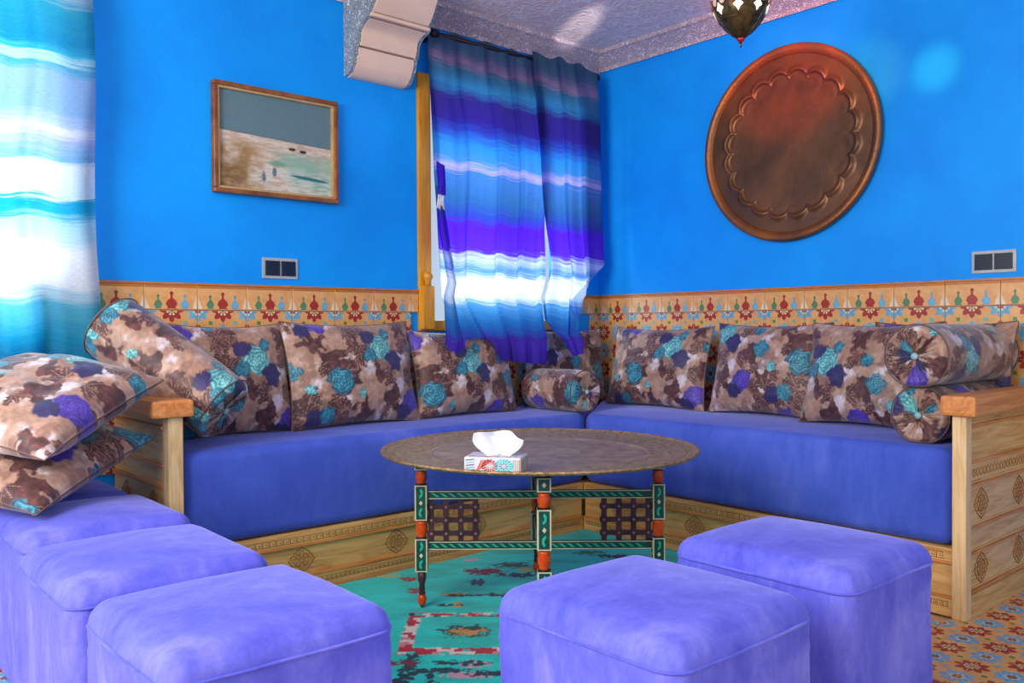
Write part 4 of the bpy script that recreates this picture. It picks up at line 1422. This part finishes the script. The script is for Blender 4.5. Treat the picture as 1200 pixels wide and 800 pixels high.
rr_ = list(np.linspace(.001, .55, 30))+list(np.linspace(.56, .84, 64))+list(np.linspace(.85, .90, 8))
prof = [(RT*q, 0.0) for q in rr_]
th = np.linspace(0, 2*pi, 400, endpoint=False)[:, None]; r = np.array([p[0] for p in prof])[None, :]
Hh = scal(r+0*th, th+0*r)+.012+.0012*(fbm(r*np.cos(th)*30, r*np.sin(th)*30, 3, 3)-.5)
D = np.stack([-Hh, -r*np.cos(th), r*np.sin(th)], -1)
grid_obj('embossed_plate', D, M_copper, wt, closed_u=True)
rp = seq([(.90, .012), (.905, .020), (.935, .034), (.96, .038), (.985, .036), (1.0, .028), (1.0, .018), (.98, .008), (.90, .0), (.01, .0)], 3)
D = np.stack([-(np.array([p[1] for p in rp])[None, :]+0*th), -(np.array([p[0] for p in rp])[None, :]*RT)*np.cos(th), (np.array([p[0] for p in rp])[None, :]*RT)*np.sin(th)], -1)
grid_obj('rim', D, M_copper_rim, wt, closed_u=True)

# ------------------------------------------------------------------ lantern
LX, LY, LB = 2.50, 1.672, 1.952
la = thing('hanging_lantern', (LX, LY, LB), 'pierced brass lantern with glowing glass stars hanging before the copper tray', 'lantern')
RL = .098


def lr(z):  # body radius over height above the tip bead
    pts = [(.018, .016), (.035, .036), (.06, .060), (.09, .080), (.125, .094), (.165, .098), (.205, .092), (.24, .076), (.27, .052), (.285, .03)]
    return float(np.interp(z, [p[0] for p in pts], [p[1] for p in pts]))


zz = np.linspace(.018, .285, 40)
b = MB(); b.lathe([(0, .018)]+[(lr(z)*.985, z) for z in zz]+[(0, .287)], 40); b.build('body', M_lantern, la)
b = MB()
for k in range(8):
    a = 2*pi*k/8+.1
    b.tube([(lr(z)*cos(a), lr(z)*sin(a), z) for z in np.linspace(.03, .28, 18)], .0022, 5)
for z in (.075, .20, .25):
    b.tube([(lr(z)*cos(q), lr(z)*sin(q), z) for q in np.linspace(0, 2*pi, 33)[:-1]], .0022, 5, True)
b.build('rib_cage', M_lantern, la)


def surf(a, z, d=0): r = lr(z)+d; return (r*cos(a), r*sin(a), z)


for row, (z, sz) in enumerate(((.105, .017), (.158, .019), (.210, .016))):
    for k in range(8):
        a = 2*pi*(k+(.5 if row % 2 == 0 else 0))/8+.1
        b = MB(); n = 16; pts = []
        for i in range(n):
            q = 2*pi*i/n
            rr0 = sz*(1-.42*abs(sin(2*q)))
            pts.append(surf(a+rr0*cos(q)/lr(z), z+rr0*sin(q)*1.15, .0015))
        b.add([surf(a, z, .002)]+pts, [(0, 1+i, 1+(i+1) % n) for i in range(n)]); b.build('glass_star', M_glow, la)
for row, z in enumerate((.132, .184)):
    for k in range(16):
        a = 2*pi*(k+.5)/16+.1; rr0 = .0125
        b = MB(); n = 12
        pts = [surf(a+rr0*cos(2*pi*i/n)/lr(z), z+rr0*1.25*sin(2*pi*i/n), .0012) for i in range(n)]
        b.add([surf(a, z, .0015)]+pts, [(0, 1+i, 1+(i+1) % n) for i in range(n)]); b.tube([surf(a+(rr0+.002)*cos(2*pi*i/n)/lr(z), z+(rr0+.002)*1.25*sin(2*pi*i/n), .002) for i in range(n)], .0016, 4, True, 1)
        b.build('pierced_ring', [M_glow2, M_redmetal if k % 4 < 2 else M_lantern], la)
b = MB(); b.lathe([(0, .004), (.006, .004), (.012, .010), (.014, .016), (.010, .023), (.018, .028), (0, .03)], 14); b.build('bead', M_redbead, la)
b = MB(); b.lathe([(0, -.012), (.003, -.012), (.0045, -.004), (.003, .004), (0, .006)], 10); b.build('finial', M_lantern, la)
b = MB(); b.lathe([(0, .28), (.032, .283), (.026, .30), (.012, .32), (.006, .335), (0, .34)], 16); b.build('cap', M_lantern, la)
b = MB(); z = .335; k = 0
while z < CZ-LB-.02:
    ln = []
    for q in np.linspace(0, 2*pi, 11)[:-1]:
        x_, z_ = .006*cos(q), .013*sin(q); ln.append((x_ if k % 2 else 0, 0 if k % 2 else x_, z+.010+z_))
    b.tube(ln, .0018, 5, True); z += .020; k += 1
b.build('chain', M_lantern, la)
b = MB(); b.lathe([(0, CZ-LB-.03), (.02, CZ-LB-.028), (.045, CZ-LB-.008), (.05, CZ-LB-.0005), (0, CZ-LB-.0005)], 20); b.build('ceiling_rose', M_lantern, la)


def spot(name, tgt, power, col, ang, blend=.9, size=.03, off=.13):
    d = bpy.data.lights.new(name, 'SPOT'); d.energy = power; d.color = col; d.spot_size = rad(ang); d.spot_blend = blend; d.shadow_soft_size = size
    o = bpy.data.objects.new(name, d); COL.objects.link(o)
    c = Vector((LX, LY, LB+.16)); v = (Vector(tgt)-c).normalized(); o.location = c+v*off
    o.rotation_euler = v.to_track_quat('-Z', 'Y').to_euler(); return o


spot('lantern_red_pane_light', (3.80, 2.27, 2.20), 130, (1, .08, .05), 30)
spot('lantern_amber_pane_light', (3.80, 1.88, 2.15), 50, (1, .35, .08), 20)
spot('lantern_green_pane_light', (3.83, 1.59, 2.11), 34, (.75, 1, .35), 12)
spot('ceiling_patch_spot', (3.33, 3.22, 2.61), 160, (1, .95, .95), 7, .6)  # added spot for a pale ceiling patch whose source is unknown
spot('lantern_rose_pane_light', (3.83, 2.3, 2.50), 40, (1, .25, .30), 44)
spot('lantern_rose_pane_light', (2.2, 3.56, 1.95), 14, (.9, .5, .8), 14)
